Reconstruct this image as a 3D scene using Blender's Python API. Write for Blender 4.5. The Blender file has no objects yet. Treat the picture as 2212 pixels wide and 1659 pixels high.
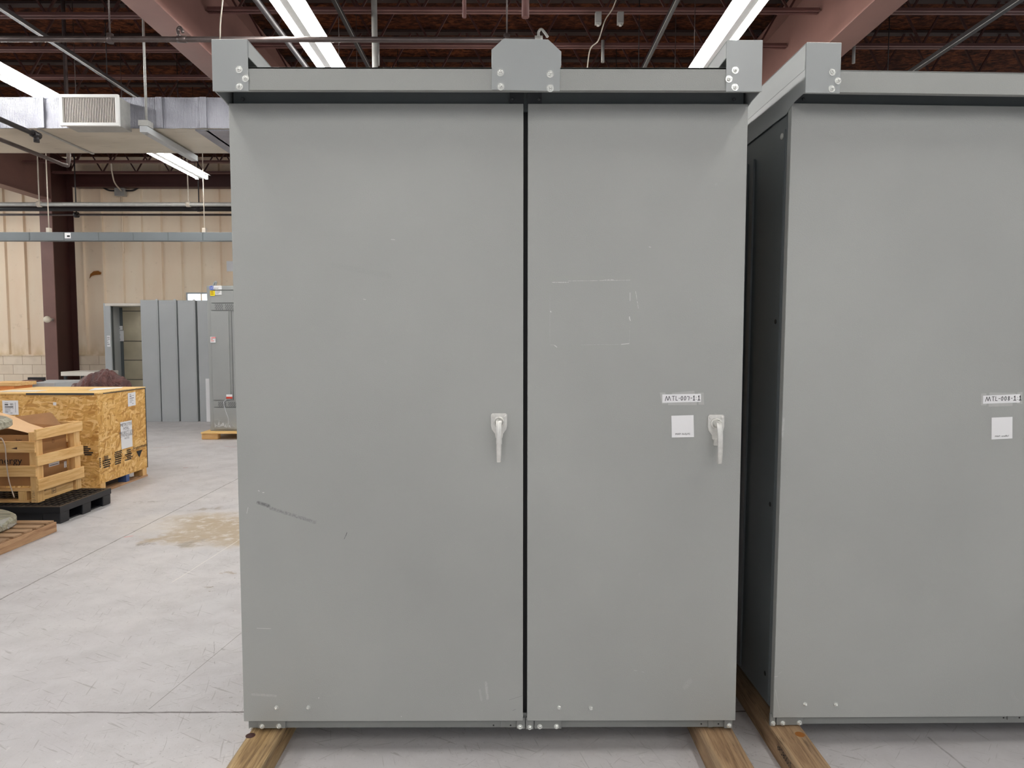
import bpy, bmesh, math, random
from math import sin, cos, atan, pi, tan
from mathutils import Vector, Matrix
random.seed(7)
SC = bpy.context.scene
COL = SC.collection
# ------------------------------------------------------------------ camera
FPX = 1500.0; CAMZ = 1.5
PIT = atan(93.5/FPX); YAW = atan(5/FPX)
fw = Vector((sin(YAW)*cos(PIT), cos(YAW)*cos(PIT), -sin(PIT)))
rt = Vector((cos(YAW), -sin(YAW), 0)); upv = rt.cross(fw)
cd = bpy.data.cameras.new('camera'); cam = bpy.data.objects.new('camera', cd); COL.objects.link(cam)
cd.sensor_fit = 'HORIZONTAL'; cd.sensor_width = 36; cd.lens = FPX/2212*36; cd.clip_start = .02
cam.matrix_world = Matrix(((rt.x, upv.x, -fw.x, 0), (rt.y, upv.y, -fw.y, 0), (rt.z, upv.z, -fw.z, CAMZ), (0, 0, 0, 1)))
SC.camera = cam
def ray(x, y): return fw + rt*((x-1106)/FPX) - upv*((y-829.5)/FPX)
O = Vector((0, 0, CAMZ))
def P(x, y, Y): r = ray(x, y); return O + r*(Y/r.y)      # measured point on the plane y = Y
def F(x, y, z): r = ray(x, y); return O + r*((z-CAMZ)/r.z)  # ... on the plane z
def G(x, y, X): r = ray(x, y); return O + r*(X/r.x)      # ... on the plane x

# ------------------------------------------------------------------ materials
def lin(c): c /= 255.0; return c/12.92 if c <= .04045 else ((c+.055)/1.055)**2.4
def srgb(r, g, b): return (lin(r), lin(g), lin(b), 1)
class N:
    def __init__(s, name):
        s.m = bpy.data.materials.new(name); s.m.use_nodes = True
        s.t = s.m.node_tree; s.t.nodes.clear()
        s.out = s.n('ShaderNodeOutputMaterial')
        s.b = s.n('ShaderNodeBsdfPrincipled'); s.l(s.b.outputs[0], s.out.inputs[0])
    def n(s, ty, **k):
        x = s.t.nodes.new(ty)
        for a, v in k.items(): setattr(x, a, v)
        return x
    def l(s, a, b): s.t.links.new(a, b)
    def put(s, sock, v):
        if hasattr(v, 'node'): s.l(v, sock)
        else: sock.default_value = v
    def obj(s): return s.n('ShaderNodeTexCoord').outputs['Object']
    def pos(s): return s.n('ShaderNodeNewGeometry').outputs['Position']
    def mp(s, v, scale=(1, 1, 1), rot=(0, 0, 0), loc=(0, 0, 0)):
        x = s.n('ShaderNodeMapping'); s.l(v, x.inputs[0]); x.inputs['Scale'].default_value = scale
        x.inputs['Rotation'].default_value = rot; x.inputs['Location'].default_value = loc; return x.outputs[0]
    def noise(s, v, sc, det=3, rough=.5, dist=0, col=False):
        x = s.n('ShaderNodeTexNoise'); s.l(v, x.inputs['Vector']); x.inputs['Scale'].default_value = sc
        x.inputs['Detail'].default_value = det; x.inputs['Roughness'].default_value = rough
        x.inputs['Distortion'].default_value = dist; return x.outputs[1 if col else 0]
    def ramp(s, f, pts):
        x = s.n('ShaderNodeValToRGB'); s.l(f, x.inputs[0]); e = x.color_ramp.elements
        while len(e) < len(pts): e.new(.5)
        for i, (p, c) in enumerate(pts):
            e[i].position = p; e[i].color = c if len(c) == 4 else (*c, 1)
        return x.outputs[0]
    def rv(s, f, a, b, lo=0., hi=1.):
        x = s.n('ShaderNodeMapRange'); s.put(x.inputs[0], f); x.inputs[1].default_value = a; x.inputs[2].default_value = b
        x.inputs[3].default_value = lo; x.inputs[4].default_value = hi; return x.outputs[0]
    def m2(s, op, a, b=0.):
        x = s.n('ShaderNodeMath', operation=op); s.put(x.inputs[0], a); s.put(x.inputs[1], b); return x.outputs[0]
    def v2(s, op, a, b):
        x = s.n('ShaderNodeVectorMath', operation=op); s.put(x.inputs[0], a); s.put(x.inputs[1], b); return x
    def mix(s, f, a, b, mode='MIX'):
        x = s.n('ShaderNodeMix', data_type='RGBA', blend_type=mode); s.put(x.inputs[0], f)
        s.put(x.inputs[6], a); s.put(x.inputs[7], b); return x.outputs[2]
    def seg(s, v, a, b, w, soft=.3):    # 1 near the segment a-b of half width w
        a = Vector(a); b = Vector(b); d = b-a; L = max(d.dot(d), 1e-9)
        ap = s.v2('SUBTRACT', v, tuple(a)).outputs[0]
        t = s.v2('DOT_PRODUCT', ap, tuple(d/L)).outputs['Value']
        c = s.n('ShaderNodeClamp'); s.l(t, c.inputs[0])
        sc = s.n('ShaderNodeVectorMath', operation='SCALE'); sc.inputs[0].default_value = tuple(d); s.l(c.outputs[0], sc.inputs[3])
        ds = s.v2('DISTANCE', ap, sc.outputs[0]).outputs['Value']
        return s.rv(ds, w, w*(1-soft)*.5, 0, 1)
    def bump(s, h, st=.3, dist=.01):
        x = s.n('ShaderNodeBump'); x.inputs['Strength'].default_value = st; x.inputs['Distance'].default_value = dist
        s.l(h, x.inputs['Height']); s.l(x.outputs[0], s.b.inputs['Normal'])
    def fin(s, col=None, rough=None, metal=None, spec=None):
        if col is not None: s.put(s.b.inputs['Base Color'], col)
        if rough is not None: s.put(s.b.inputs['Roughness'], rough)
        if metal is not None: s.put(s.b.inputs['Metallic'], metal)
        if spec is not None: s.put(s.b.inputs['Specular IOR Level'], spec)
        return s.m
def plain(name, c, rough=.5, metal=0., var=.12, sc=6., spec=.5, bump=0.):
    s = N(name); v = s.obj(); f = s.noise(v, sc, 4, .6)
    a = tuple(x*(1-var) for x in c[:3])+(1,); b = tuple(min(1, x*(1+var)) for x in c[:3])+(1,)
    if bump: s.bump(s.noise(v, sc*20, 3), bump, .002)
    return s.fin(s.ramp(f, [(.3, a), (.7, b)]), rough, metal, spec)
def emis(name, c, st):
    s = N(name); s.b.inputs['Emission Color'].default_value = c; s.b.inputs['Emission Strength'].default_value = st
    return s.fin(c, .5)

GRAY = srgb(164, 166, 163)
def paint(name, segs=(), base=GRAY, rough=.34, bump=.6):
    s = N(name); v = s.pos()
    big = s.noise(v, 1.3, 3, .5)
    c = s.ramp(big, [(.3, tuple(x*.94 for x in base[:3])), (.7, tuple(x*1.05 for x in base[:3]))])
    # faint specks and hand marks
    sp = s.noise(v, 38, 2, .5); c = s.mix(s.rv(sp, .76, .8, 0, .15), c, srgb(185, 187, 184))
    if segs:
        dv = s.v2('ADD', v, s.v2('SCALE', s.noise(v, 55, 3, .6, col=True), (0, 0, 0)).outputs[0])
        nz = s.n('ShaderNodeVectorMath', operation='SCALE'); s.l(s.v2('SUBTRACT', s.noise(v, 60, 3, .6, col=True), (.5, .5, .5)).outputs[0], nz.inputs[0]); nz.inputs[3].default_value = .006
        dv = s.v2('ADD', v, nz.outputs[0]).outputs[0]
        grit = s.noise(v, 160, 3, .7)
        for a, b, w, col, st, soft, broken in segs:
            m = s.seg(dv if w > .0012 else v, a, b, w, soft)
            m = s.m2('MULTIPLY', m, st)
            if broken: m = s.m2('MULTIPLY', m, s.rv(grit, .5-broken*.15, .6, 0, 1))
            c = s.mix(m, c, col)
    fine = s.noise(v, 300, 3, .6)
    s.bump(fine, bump, .0014)
    s.b.inputs['Coat Weight'].default_value = .0
    return s.fin(c, rough, 0, .5)
M = {}
M['gray'] = paint('gray_enamel', base=srgb(150, 152, 149)); 
M['gray_bracket'] = paint('gray_bracket_enamel', base=srgb(156, 160, 160), rough=.3, bump=.12)
M['gray_base'] = paint('gray_base_shaded', base=srgb(128, 130, 128), rough=.4, bump=.1)  # door gray darkened to carry the shading along the base
M['gray_far'] = paint('gray_far_enamel', base=srgb(182, 186, 188), rough=.4, bump=.1)
M['gray_shaded'] = paint('gray_shaded_enamel', base=srgb(96, 102, 104), rough=.38, bump=.1)  # cabinet gray darkened: shade of sides and undersides put into the colour
M['bus'] = paint('busway_enamel', base=srgb(112, 118, 122), rough=.4, bump=.1)
M['gray_ctl'] = paint('control_cabinet_enamel', base=srgb(158, 161, 160), rough=.4, bump=.1)
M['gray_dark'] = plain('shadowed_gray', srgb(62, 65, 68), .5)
M['black'] = plain('black_gasket', srgb(22, 22, 24), .6)
M['zinc'] = plain('zinc_plated_steel', srgb(232, 234, 230), .25, .5, .1, 40)
M['cast'] = plain('cast_zinc', srgb(226, 225, 220), .3, .55, .08, 60, bump=.15)
M['ink'] = plain('black_ink', srgb(28, 28, 32), .7)
M['inkg'] = plain('gray_ink', srgb(120, 118, 122), .8)
M['paper'] = plain('white_paper', srgb(238, 238, 240), .7, 0, .02)
M['reflector'] = plain('dulled_reflector', srgb(150, 150, 148), .5, 0, .05); M['white'] = plain('white_enamel', srgb(232, 232, 230), .35, 0, .03)
M['maroon'] = plain('maroon_primer', srgb(104, 68, 64), .55, 0, .15, 3, bump=.1)
M['joist_top'] = plain('near_black_brown', srgb(44, 26, 22), .8); M['maroon_l'] = plain('maroon_beam_paint', srgb(128, 94, 86), .5, 0, .1, 2, bump=.08)  # near-black brown serves the upper chords of the joists
M['maroon_d'] = plain('dark_maroon', srgb(66, 34, 30), .5, 0, .12, 2)
M['pipe'] = plain('black_iron_pipe', srgb(92, 82, 80), .35, .55, .2, 12)
M['pipe_d'] = plain('dark_iron_pipe', srgb(34, 30, 31), .5, .0, .2, 12)
M['galv'] = plain('galvanised_conduit', srgb(170, 170, 166), .4, .25, .12, 14)
M['cable'] = plain('pale_cable_jacket', srgb(196, 186, 172), .5)
M['plastic_b'] = plain('black_plastic', srgb(30, 31, 35), .42, 0, .15, 8)
M['blue'] = plain('blue_paint', srgb(70, 92, 140), .5); M['blue_l'] = plain('blue_ink', srgb(52, 92, 190), .5)
M['yellow'] = plain('yellow_label', srgb(240, 220, 20), .5, 0, .03)
M['red'] = plain('red_label', srgb(214, 62, 40), .5, 0, .03); M['pink'] = plain('pink_label', srgb(228, 150, 150), .5, 0, .03)
M['rust'] = plain('rust_stain', srgb(150, 92, 30), .8, 0, .2, 30)
M['card'] = plain('corrugated_cardboard', srgb(168, 124, 78), .75, 0, .05, 5); M['card_d'] = plain('shaded_cardboard', srgb(150, 106, 64), .75)
M['card_l'] = plain('pale_cardboard', srgb(222, 182, 138), .75, 0, .05)
M['orange'] = plain('orange_box', srgb(235, 150, 80), .6)
M['tape'] = plain('frosted_tape', srgb(180, 182, 179), .3, 0, .05, 40)
M['strap'] = plain('white_strap', srgb(205, 190, 178), .5)
M['ball'] = plain('white_globe', srgb(235, 225, 205), .3)
M['board_w'] = plain('white_board', srgb(225, 218, 208), .5, 0, .04)
M['tube'] = emis('fluorescent_tube', (1, .985, .95, 1), 50)
M['sky'] = emis('daylight_glass', (.86, .93, 1, 1), 1.6)

def mk_wood(name, a, b, c, axis='Y', sc=1., knots=True, rough=.65):
    s = N(name); v = s.obj()
    st = {'X': (.6, 9, 9), 'Y': (9, .6, 9), 'Z': (9, 9, .6)}[axis]
    w = s.mp(v, tuple(x*sc for x in st))
    g = s.noise(w, 2.2, 5, .62, 1.2); g2 = s.noise(s.mp(v, tuple(x*sc*5 for x in st)), 2.5, 3, .6)
    c0 = s.ramp(g, [(.3, a), (.5, b), (.72, c)])
    c1 = s.mix(s.rv(g2, .5, .7, 0, .35), c0, a)
    if knots:
        kn = s.n('ShaderNodeTexVoronoi'); s.l(s.mp(v, tuple((2.2 if x < 1 else 5) * sc for x in st)), kn.inputs['Vector']); kn.inputs['Scale'].default_value = 1.
        c1 = s.mix(s.rv(kn.outputs[0], .13, .06, 0, .75), c1, tuple(x*.45 for x in a[:3])+(1,))
    mt = s.noise(s.mp(v, tuple(x*sc*.9 for x in st)), 1.1, 3, .6)
    if 'timber' in name: c1 = s.mix(s.rv(mt, .5, .68, 0, .6), c1, srgb(116, 100, 84)); c1 = s.mix(s.rv(s.noise(s.mp(v, tuple(x*sc*3 for x in st)), 2.2, 3, .7), .58, .66, 0, .6), c1, srgb(80, 58, 38))
    s.bump(g2, .5, .003)
    return s.fin(c1, rough)
M['timber'] = mk_wood('weathered_timber', srgb(112, 84, 58), srgb(160, 130, 98), srgb(188, 160, 124), 'Y', 1.6)
M['timber_y'] = mk_wood('weathered_timber_yellow', srgb(104, 78, 48), srgb(166, 136, 94), srgb(206, 178, 132), 'Y', 1.6)
M['pine_x'] = mk_wood('pine_slat_across', srgb(206, 154, 88), srgb(232, 188, 126), srgb(242, 206, 150), 'X', 1.3)
M['pine_y'] = mk_wood('pine_slat_deep', srgb(212, 160, 92), srgb(236, 192, 128), srgb(246, 210, 152), 'Y', 1.3)
M['pine_z'] = mk_wood('pine_post', srgb(204, 154, 88), srgb(228, 184, 122), srgb(238, 202, 144), 'Z', 1.3, False)
M['pallet_wood'] = mk_wood('old_pallet_wood', srgb(140, 100, 70), srgb(186, 146, 108), srgb(205, 168, 130), 'Y', 1.2)
M['pallet_x'] = mk_wood('old_pallet_board', srgb(128, 96, 68), srgb(170, 136, 102), srgb(190, 158, 124), 'X', 1.2)
M['reel'] = mk_wood('grey_reel_wood', srgb(110, 106, 90), srgb(164, 160, 140), srgb(200, 196, 178), 'X', 1.4, False)

def mk_osb(name, horiz):
    s = N(name); v = s.obj()
    nz = s.n('ShaderNodeVectorMath', operation='SCALE'); s.l(s.v2('SUBTRACT', s.noise(v, 7, 2, .5, col=True), (.5, .5, .5)).outputs[0], nz.inputs[0]); nz.inputs[3].default_value = .07
    dv = s.v2('ADD', v, nz.outputs[0]).outputs[0]
    c = srgb(208, 158, 84)
    angs = (.25, 1.1, -.8, 1.75, -.2) if not horiz else (.1, .5, -.35, 1.2, -.1)
    for i, an in enumerate(angs):
        if horiz: q = s.mp(s.mp(dv, (1, 1, 1), (0, an, 0)), (9, 20, 52), (0, 0, 0), (i*3.1, 0, i*1.7))
        else: q = s.mp(s.mp(dv, (1, 1, 1), (an, 0, 0)), (20, 11, 50), (0, 0, 0), (i*3.1, 0, i*1.7))
        vo = s.n('ShaderNodeTexVoronoi'); s.l(q, vo.inputs['Vector']); vo.inputs['Scale'].default_value = 1.0
        h = s.n('ShaderNodeSeparateColor'); s.l(vo.outputs['Color'], h.inputs[0])
        cc = s.ramp(h.outputs[0], [(0, srgb(186, 130, 58)), (.3, srgb(212, 160, 84)), (.65, srgb(228, 180, 104)), (1, srgb(244, 208, 144))])
        c = s.mix(1.0 if i == 0 else s.rv(h.outputs[1], .62, .66, 0, .85), c, cc)
    c = s.mix(s.rv(s.noise(dv, 40, 3, .6), .66, .72, 0, .55), c, srgb(120, 72, 26))
    return s.fin(c, .6)
M['osb'] = mk_osb('oriented_strand_board', False); M['osb_h'] = mk_osb('oriented_strand_board_long_grain', True)
M['ply'] = mk_wood('plywood_lid', srgb(222, 176, 104), srgb(238, 198, 130), srgb(246, 212, 152), 'X', .7, False)

def mk_floor():
    s = N('concrete_floor'); v = s.pos()
    a = s.noise(v, .55, 5, .6); b = s.noise(v, 4.5, 6, .65)
    c = s.ramp(a, [(.3, srgb(188, 185, 187)), (.5, srgb(204, 201, 202)), (.7, srgb(214, 210, 209))])
    c = s.mix(s.rv(b, .42, .68, 0, .3), c, srgb(172, 168, 166))
    # fine scratches in several directions, dark pits
    pit = s.noise(v, 60, 3, .7); reg = s.noise(v, 1.4, 3, .5)
    c = s.mix(s.m2('MULTIPLY', s.rv(pit, .6, .7, 0, .55), s.rv(reg, .4, .62, .15, 1)), c, srgb(120, 116, 112))
    for r, st, thr in ((.5, .5, .665), (1.3, .45, .68), (-.35, .45, .68), (2.3, .4, .69)):
        f = s.noise(s.mp(s.mp(v, (1, 1, 1), (0, 0, r)), (1.6, 30, 1)), 3.2, 2, .5, .6)
        c = s.mix(s.rv(f, thr, thr+.03, 0, st*.8), c, srgb(128, 123, 118))
    c = s.mix(s.rv(s.noise(v, 22, 4, .7), .63, .7, 0, .35), c, srgb(228, 226, 222))
    wob = s.n('ShaderNodeVectorMath', operation='SCALE'); s.l(s.v2('SUBTRACT', s.noise(v, 5, 5, .7, col=True), (.5, .5, .5)).outputs[0], wob.inputs[0]); wob.inputs[3].default_value = .5
    dv = s.v2('ADD', v, wob.outputs[0]).outputs[0]
    wob2 = s.n('ShaderNodeVectorMath', operation='SCALE'); s.l(s.v2('SUBTRACT', s.noise(v, 7, 4, .6, col=True), (.5, .5, .5)).outputs[0], wob2.inputs[0]); wob2.inputs[3].default_value = .02
    jv = s.v2('ADD', v, wob2.outputs[0]).outputs[0]
    def blot(x1, y1, x2, y2, w, col, st, vec=dv, soft=.4):
        nonlocal c
        m = s.seg(vec, F(x1, y1, 0), F(x2, y2, 0), w, soft)
        c = s.mix(s.m2('MULTIPLY', m, st), c, col)
    pz = (0, 0, 0)
    # rubbed pale area then brown stain
    blot(400, 1130, 520, 1150, .55, srgb(222, 214, 204), .6)
    brown = srgb(184, 166, 140)
    # big brown stain masked with gritty wear
    g = s.rv(s.noise(v, 9, 5, .7), .36, .5, 0, 1)
    for x1, y1, x2, y2, w in ((420, 1122, 540, 1130, .30), (400, 1160, 540, 1166, .22), (330, 1166, 380, 1150, .12), (440, 1140, 540, 1150, .34)):
        m = s.m2('MULTIPLY', s.seg(dv, F(x1, y1, 0), F(x2, y2, 0), w, .7), g)
        c = s.mix(s.m2('MULTIPLY', m, .95), c, brown)
    for x1, y1, x2, y2, w, cc in ((395, 1176, 420, 1172, .10, srgb(150, 138, 122)), (430, 1098, 470, 1095, .08, srgb(160, 148, 136)), (312, 1174, 322, 1174, .07, srgb(140, 128, 118)),
                                  (440, 1262, 458, 1280, .035, srgb(140, 126, 108)), (486, 1232, 512, 1232, .05, srgb(166, 148, 130)), (278, 1404, 282, 1404, .02, srgb(150, 132, 124)),
                                  (300, 1086, 345, 1082, .03, srgb(150, 142, 138))):
        blot(x1, y1, x2, y2, w, cc, .75)
    # marks
    for x1, y1, x2, y2, w, cc in ((240, 1132, 300, 1131, .006, srgb(110, 104, 100)), (180, 1115, 220, 1118, .008, srgb(130, 126, 124)), (462, 1380, 464, 1434, .002, srgb(120, 116, 112)),
                                  (332, 968, 372, 964, .012, srgb(190, 110, 110)), (486, 964, 508, 966, .012, srgb(190, 110, 110)), (398, 1010, 404, 1010, .02, srgb(170, 90, 90)),
                                  (272, 1160, 284, 1158, .02, srgb(222, 150, 150)), (300, 1320, 345, 1275, .002, srgb(130, 124, 118)), (390, 1494, 405, 1494, .004, srgb(110, 104, 100)),
                                  (2005, 1592, 2085, 1659, .006, srgb(120, 115, 112))):
        blot(x1, y1, x2, y2, w, cc, .6, jv)
    # saw-cut joints
    for a_, b_, w, cc, st in (((-2.96, -4, 0), (-2.96, 14.4, 0), .007, srgb(100, 92, 88), .85), ((-8, 2.725, 0), (5, 2.725, 0), .0075, srgb(84, 74, 72), .9),
                           (F(322, 1532, 0), F(521, 1367, 0), .003, srgb(128, 124, 120), .8), (F(371, 1258, 0), F(530, 1158, 0), .006, srgb(232, 228, 222), .8),
                           ((-8, 8.8, 0), (5, 8.8, 0), .006, srgb(130, 124, 120), .6), ((3.0, -4, 0), (3.0, 14, 0), .006, srgb(100, 92, 88), .8)):
        c = s.mix(s.m2('MULTIPLY', s.seg(jv if w > .005 else v, a_, b_, w, .5), st), c, cc)
    s.bump(s.noise(v, 45, 5, .7), .25, .004)
    return s.fin(c, s.rv(b, .35, .65, .38, .6), 0, .4)

def mk_wall():
    s = N('cream_panel_wall'); v = s.pos()
    sp = s.n('ShaderNodeSeparateXYZ'); s.l(v, sp.inputs[0])
    c = s.ramp(s.noise(s.mp(v, (1, 1, .3)), 1.2, 4, .6), [(.3, srgb(248, 224, 196)), (.7, srgb(255, 240, 216))])
    # warmer towards the left, dirt near seams at the bottom
    c = s.mix(s.rv(s.noise(v, 7, 4, .7), .62, .75, 0, .35), c, srgb(196, 172, 134))
    low = s.rv(sp.outputs[2], 1.55, 1.2, 0, .5)
    c = s.mix(s.m2('MULTIPLY', low, s.rv(s.noise(s.mp(v, (3, 1, 1)), 3, 3), .4, .6)), c, srgb(206, 178, 120))
    return s.fin(c, .55)
def mk_cmu():
    s = N('painted_block_wall'); v = s.pos()
    br = s.n('ShaderNodeTexBrick'); mp = s.mp(v, (1, 1, 1), (pi/2, 0, 0)); s.l(mp, br.inputs['Vector'])
    br.inputs['Color1'].default_value = srgb(246, 228, 204); br.inputs['Color2'].default_value = srgb(252, 236, 214); br.inputs['Mortar'].default_value = srgb(196, 170, 140)
    br.inputs['Scale'].default_value = 1; br.inputs['Mortar Size'].default_value = .005; br.inputs['Brick Width'].default_value = .4; br.inputs['Row Height'].default_value = .2
    s.bump(br.outputs[1], -.3, .01)
    return s.fin(s.mix(s.rv(s.noise(v, 5, 4), .5, .8, 0, .3), br.outputs[0], srgb(205, 184, 156)), .6)
def mk_deck():
    s = N('brown_insulation_deck'); v = s.pos()
    a = s.noise(s.mp(v, (1, 1.6, 1)), 9, 6, .72, .5); b = s.noise(v, 1.2, 3, .5)
    c = s.ramp(a, [(.36, srgb(24, 10, 8)), (.5, srgb(74, 38, 22)), (.62, srgb(112, 64, 36)), (.72, srgb(52, 26, 18))])
    c = s.mix(s.rv(b, .4, .7, .1, .55), c, srgb(34, 15, 12))
    s.bump(a, .6, .02)
    return s.fin(c, .9, 0, .1)
def mk_foil():
    s = N('foil_wrap'); v = s.pos()
    h = s.noise(s.mp(v, (1, 1, 1)), 55, 4, .7); 
    wv = s.n('ShaderNodeTexWave'); s.l(v, wv.inputs[0]); wv.inputs['Scale'].default_value = 22; wv.inputs['Distortion'].default_value = 1.5
    hh = s.m2('ADD', h, s.m2('MULTIPLY', wv.outputs[1], .25))
    s.bump(hh, .55, .01)
    return s.fin(s.ramp(s.noise(v, 3, 3), [(.3, srgb(136, 137, 146)), (.7, srgb(174, 175, 184))]), .5, .6)
def mk_ductm():
    s = N('cream_duct_sheet'); v = s.pos()  # cream sheet with darker streaks
    c = s.ramp(s.noise(s.mp(v, (1, 2, 1)), 1.5, 4), [(.3, srgb(192, 184, 168)), (.7, srgb(214, 206, 190))])
    c = s.mix(s.rv(s.noise(s.mp(v, (2, 14, 1), (0, 0, .3)), 2, 3), .64, .7, 0, .5), c, srgb(150, 140, 124))
    return s.fin(c, .4, .3)
def mk_tarp():
    s = N('maroon_tarp'); v = s.obj()
    h = s.noise(v, 6, 5, .65, 1.5); s.bump(h, .9, .05)
    return s.fin(s.ramp(h, [(.35, srgb(66, 34, 34)), (.65, srgb(108, 66, 62))]), .3)
def mk_panelw():
    s = N('galvanised_sheet'); v = s.obj()
    return s.fin(s.ramp(s.noise(v, 2, 3), [(.3, srgb(196, 186, 160)), (.7, srgb(226, 216, 190))]), .35, .35)
M['floor'] = mk_floor(); M['wall'] = mk_wall(); M['cmu'] = mk_cmu(); M['deck'] = mk_deck(); M['foil'] = mk_foil(); M['duct'] = mk_ductm(); M['tarp'] = mk_tarp(); M['sheet'] = mk_panelw()
def mk_wrap():
    s = N('clear_plastic_wrap'); s.bump(s.noise(s.obj(), 30, 3), .8, .01)
    s.b.inputs['Alpha'].default_value = .35
    return s.fin(srgb(225, 228, 230), .15)
M['wrap'] = mk_wrap()

# ------------------------------------------------------------------ mesh building
class MB:
    def __init__(s): s.v = []; s.f = []; s.mi = []; s.sm = []
    def add(s, vs, fs, mi=0, sm=False):
        o = len(s.v); s.v += [Vector(p) for p in vs]
        for f in fs: s.f.append([o+i for i in f]); s.mi.append(mi); s.sm.append(sm)
        return s
    def box(s, x0, x1, y0, y1, z0, z1, mi=0):
        return s.add([(x0, y0, z0), (x1, y0, z0), (x1, y1, z0), (x0, y1, z0), (x0, y0, z1), (x1, y0, z1), (x1, y1, z1), (x0, y1, z1)],
              [(3, 2, 1, 0), (4, 5, 6, 7), (0, 1, 5, 4), (1, 2, 6, 5), (2, 3, 7, 6), (3, 0, 4, 7)], mi)
    def bar(s, a, b, w, h, up=(0, 0, 1), mi=0):
        a = Vector(a); b = Vector(b); d = (b-a).normalized(); u = Vector(up); r = d.cross(u).normalized(); u = r.cross(d)
        vs = [p + r*(sx*w/2) + u*(sz*h/2) for p in (a, b) for sx, sz in ((-1, -1), (1, -1), (1, 1), (-1, 1))]
        return s.add(vs, [(0, 1, 2, 3), (7, 6, 5, 4), (0, 4, 5, 1), (1, 5, 6, 2), (2, 6, 7, 3), (3, 7, 4, 0)], mi)
    def prism(s, pts, d, mi=0):       # closed polygon extruded along d
        n = len(pts); pts = [Vector(p) for p in pts]; d = Vector(d)
        return s.add(pts+[p+d for p in pts], [tuple(range(n)), tuple(range(2*n-1, n-1, -1))]+[(i, i+n, (i+1) % n+n, (i+1) % n) for i in range(n)], mi)
    def tube(s, path, r, n=10, mi=0, cap=True):
        path = [Vector(p) for p in path]; rs = r if isinstance(r, (list, tuple)) else [r]*len(path)
        vs = []; prev = None
        for i, p in enumerate(path):
            d = (path[min(i+1, len(path)-1)]-path[max(i-1, 0)]).normalized()
            if prev is None: u = d.orthogonal().normalized()
            else:
                u = prev - d*prev.dot(d); u = u.normalized() if u.length > 1e-6 else d.orthogonal().normalized()
            prev = u; w = d.cross(u)
            vs += [p + (u*cos(2*pi*k/n)+w*sin(2*pi*k/n))*rs[i] for k in range(n)]
        o = len(s.v); s.v += vs
        for i in range(len(path)-1):
            for k in range(n):
                s.f.append([o+i*n+k, o+i*n+(k+1) % n, o+(i+1)*n+(k+1) % n, o+(i+1)*n+k]); s.mi.append(mi); s.sm.append(True)
        if cap:
            s.f.append([o+k for k in range(n)][::-1]); s.f.append([o+(len(path)-1)*n+k for k in range(n)]); s.mi += [mi]*2; s.sm += [False]*2
        return s
    def lathe(s, c, ax, prof, n=24, mi=0, sm=True):   # prof: (distance along ax, radius)
        c = Vector(c); ax = Vector(ax).normalized()
        path = [c+ax*t for t, _ in prof]; u = ax.orthogonal().normalized(); w = ax.cross(u); o = len(s.v)
        for (t, r) in prof: s.v += [c+ax*t+(u*cos(2*pi*k/n)+w*sin(2*pi*k/n))*r for k in range(n)]
        for i in range(len(prof)-1):
            for k in range(n):
                s.f.append([o+i*n+k, o+i*n+(k+1) % n, o+(i+1)*n+(k+1) % n, o+(i+1)*n+k]); s.mi.append(mi); s.sm.append(sm)
        s.f.append([o+k for k in range(n)][::-1]); s.f.append([o+(len(prof)-1)*n+k for k in range(n)]); s.mi += [mi]*2; s.sm += [False]*2
        return s
    def quad(s, a, b, c, d, mi=0): return s.add([a, b, c, d], [(0, 1, 2, 3)], mi)
    def stroke(s, pts, w, o, r, u, mi=0):   # flat ribbon, pts in 2-D
        o = Vector(o); r = Vector(r); u = Vector(u)
        for (x0, y0), (x1, y1) in zip(pts, pts[1:]):
            d = Vector((x1-x0, y1-y0)); L = d.length or 1; d = d/L; q = Vector((-d.y, d.x))*w/2; e = d*w*.3
            c = [Vector((x0, y0))-e+q, Vector((x0, y0))-e-q, Vector((x1, y1))+e-q, Vector((x1, y1))+e+q]
            s.add([o+r*p.x+u*p.y for p in c], [(0, 1, 2, 3)], mi)
        return s
    def text(s, t, o, r, u, h, mi=0, align='LEFT', sx=1.):
        cu = bpy.data.curves.new('t', 'FONT'); cu.body = t; cu.size = 1; cu.align_x = align; cu.resolution_u = 2
        ob = bpy.data.objects.new('t', cu); me = bpy.data.meshes.new_from_object(ob)
        o = Vector(o); r = Vector(r); u = Vector(u)
        s.add([o+r*(v.co.x*h*sx)+u*(v.co.y*h) for v in me.vertices], [tuple(p.vertices) for p in me.polygons], mi)
        bpy.data.objects.remove(ob); bpy.data.curves.remove(cu); bpy.data.meshes.remove(me); return s
    def build(s, name, mats, parent=None, bevel=0, smooth=False, recalc=True, seg=2):
        me = bpy.data.meshes.new(name); root = Vector((0, 0, 0))
        p = parent
        while p is not None: root += p.location; p = p.parent
        me.from_pydata([tuple(v-root) for v in s.v], [], s.f)
        mats = mats if isinstance(mats, (list, tuple)) else [mats]
        for m in mats: me.materials.append(m)
        me.polygons.foreach_set('material_index', s.mi); me.polygons.foreach_set('use_smooth', [bool(x) or smooth for x in s.sm])
        if recalc:
            bm = bmesh.new(); bm.from_mesh(me); bmesh.ops.recalc_face_normals(bm, faces=bm.faces); bm.to_mesh(bm and me); bm.free()
        me.update(); ob = bpy.data.objects.new(name, me); COL.objects.link(ob); ob.parent = parent
        if bevel:
            b = ob.modifiers.new('bevel', 'BEVEL'); b.width = bevel; b.segments = seg; b.limit_method = 'ANGLE'; b.angle_limit = .6
        return ob
def tag(o, label, cat, group=None, kind=None):
    o['label'] = label; o['category'] = cat
    if group: o['group'] = group
    if kind: o['kind'] = kind
    return o
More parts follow.
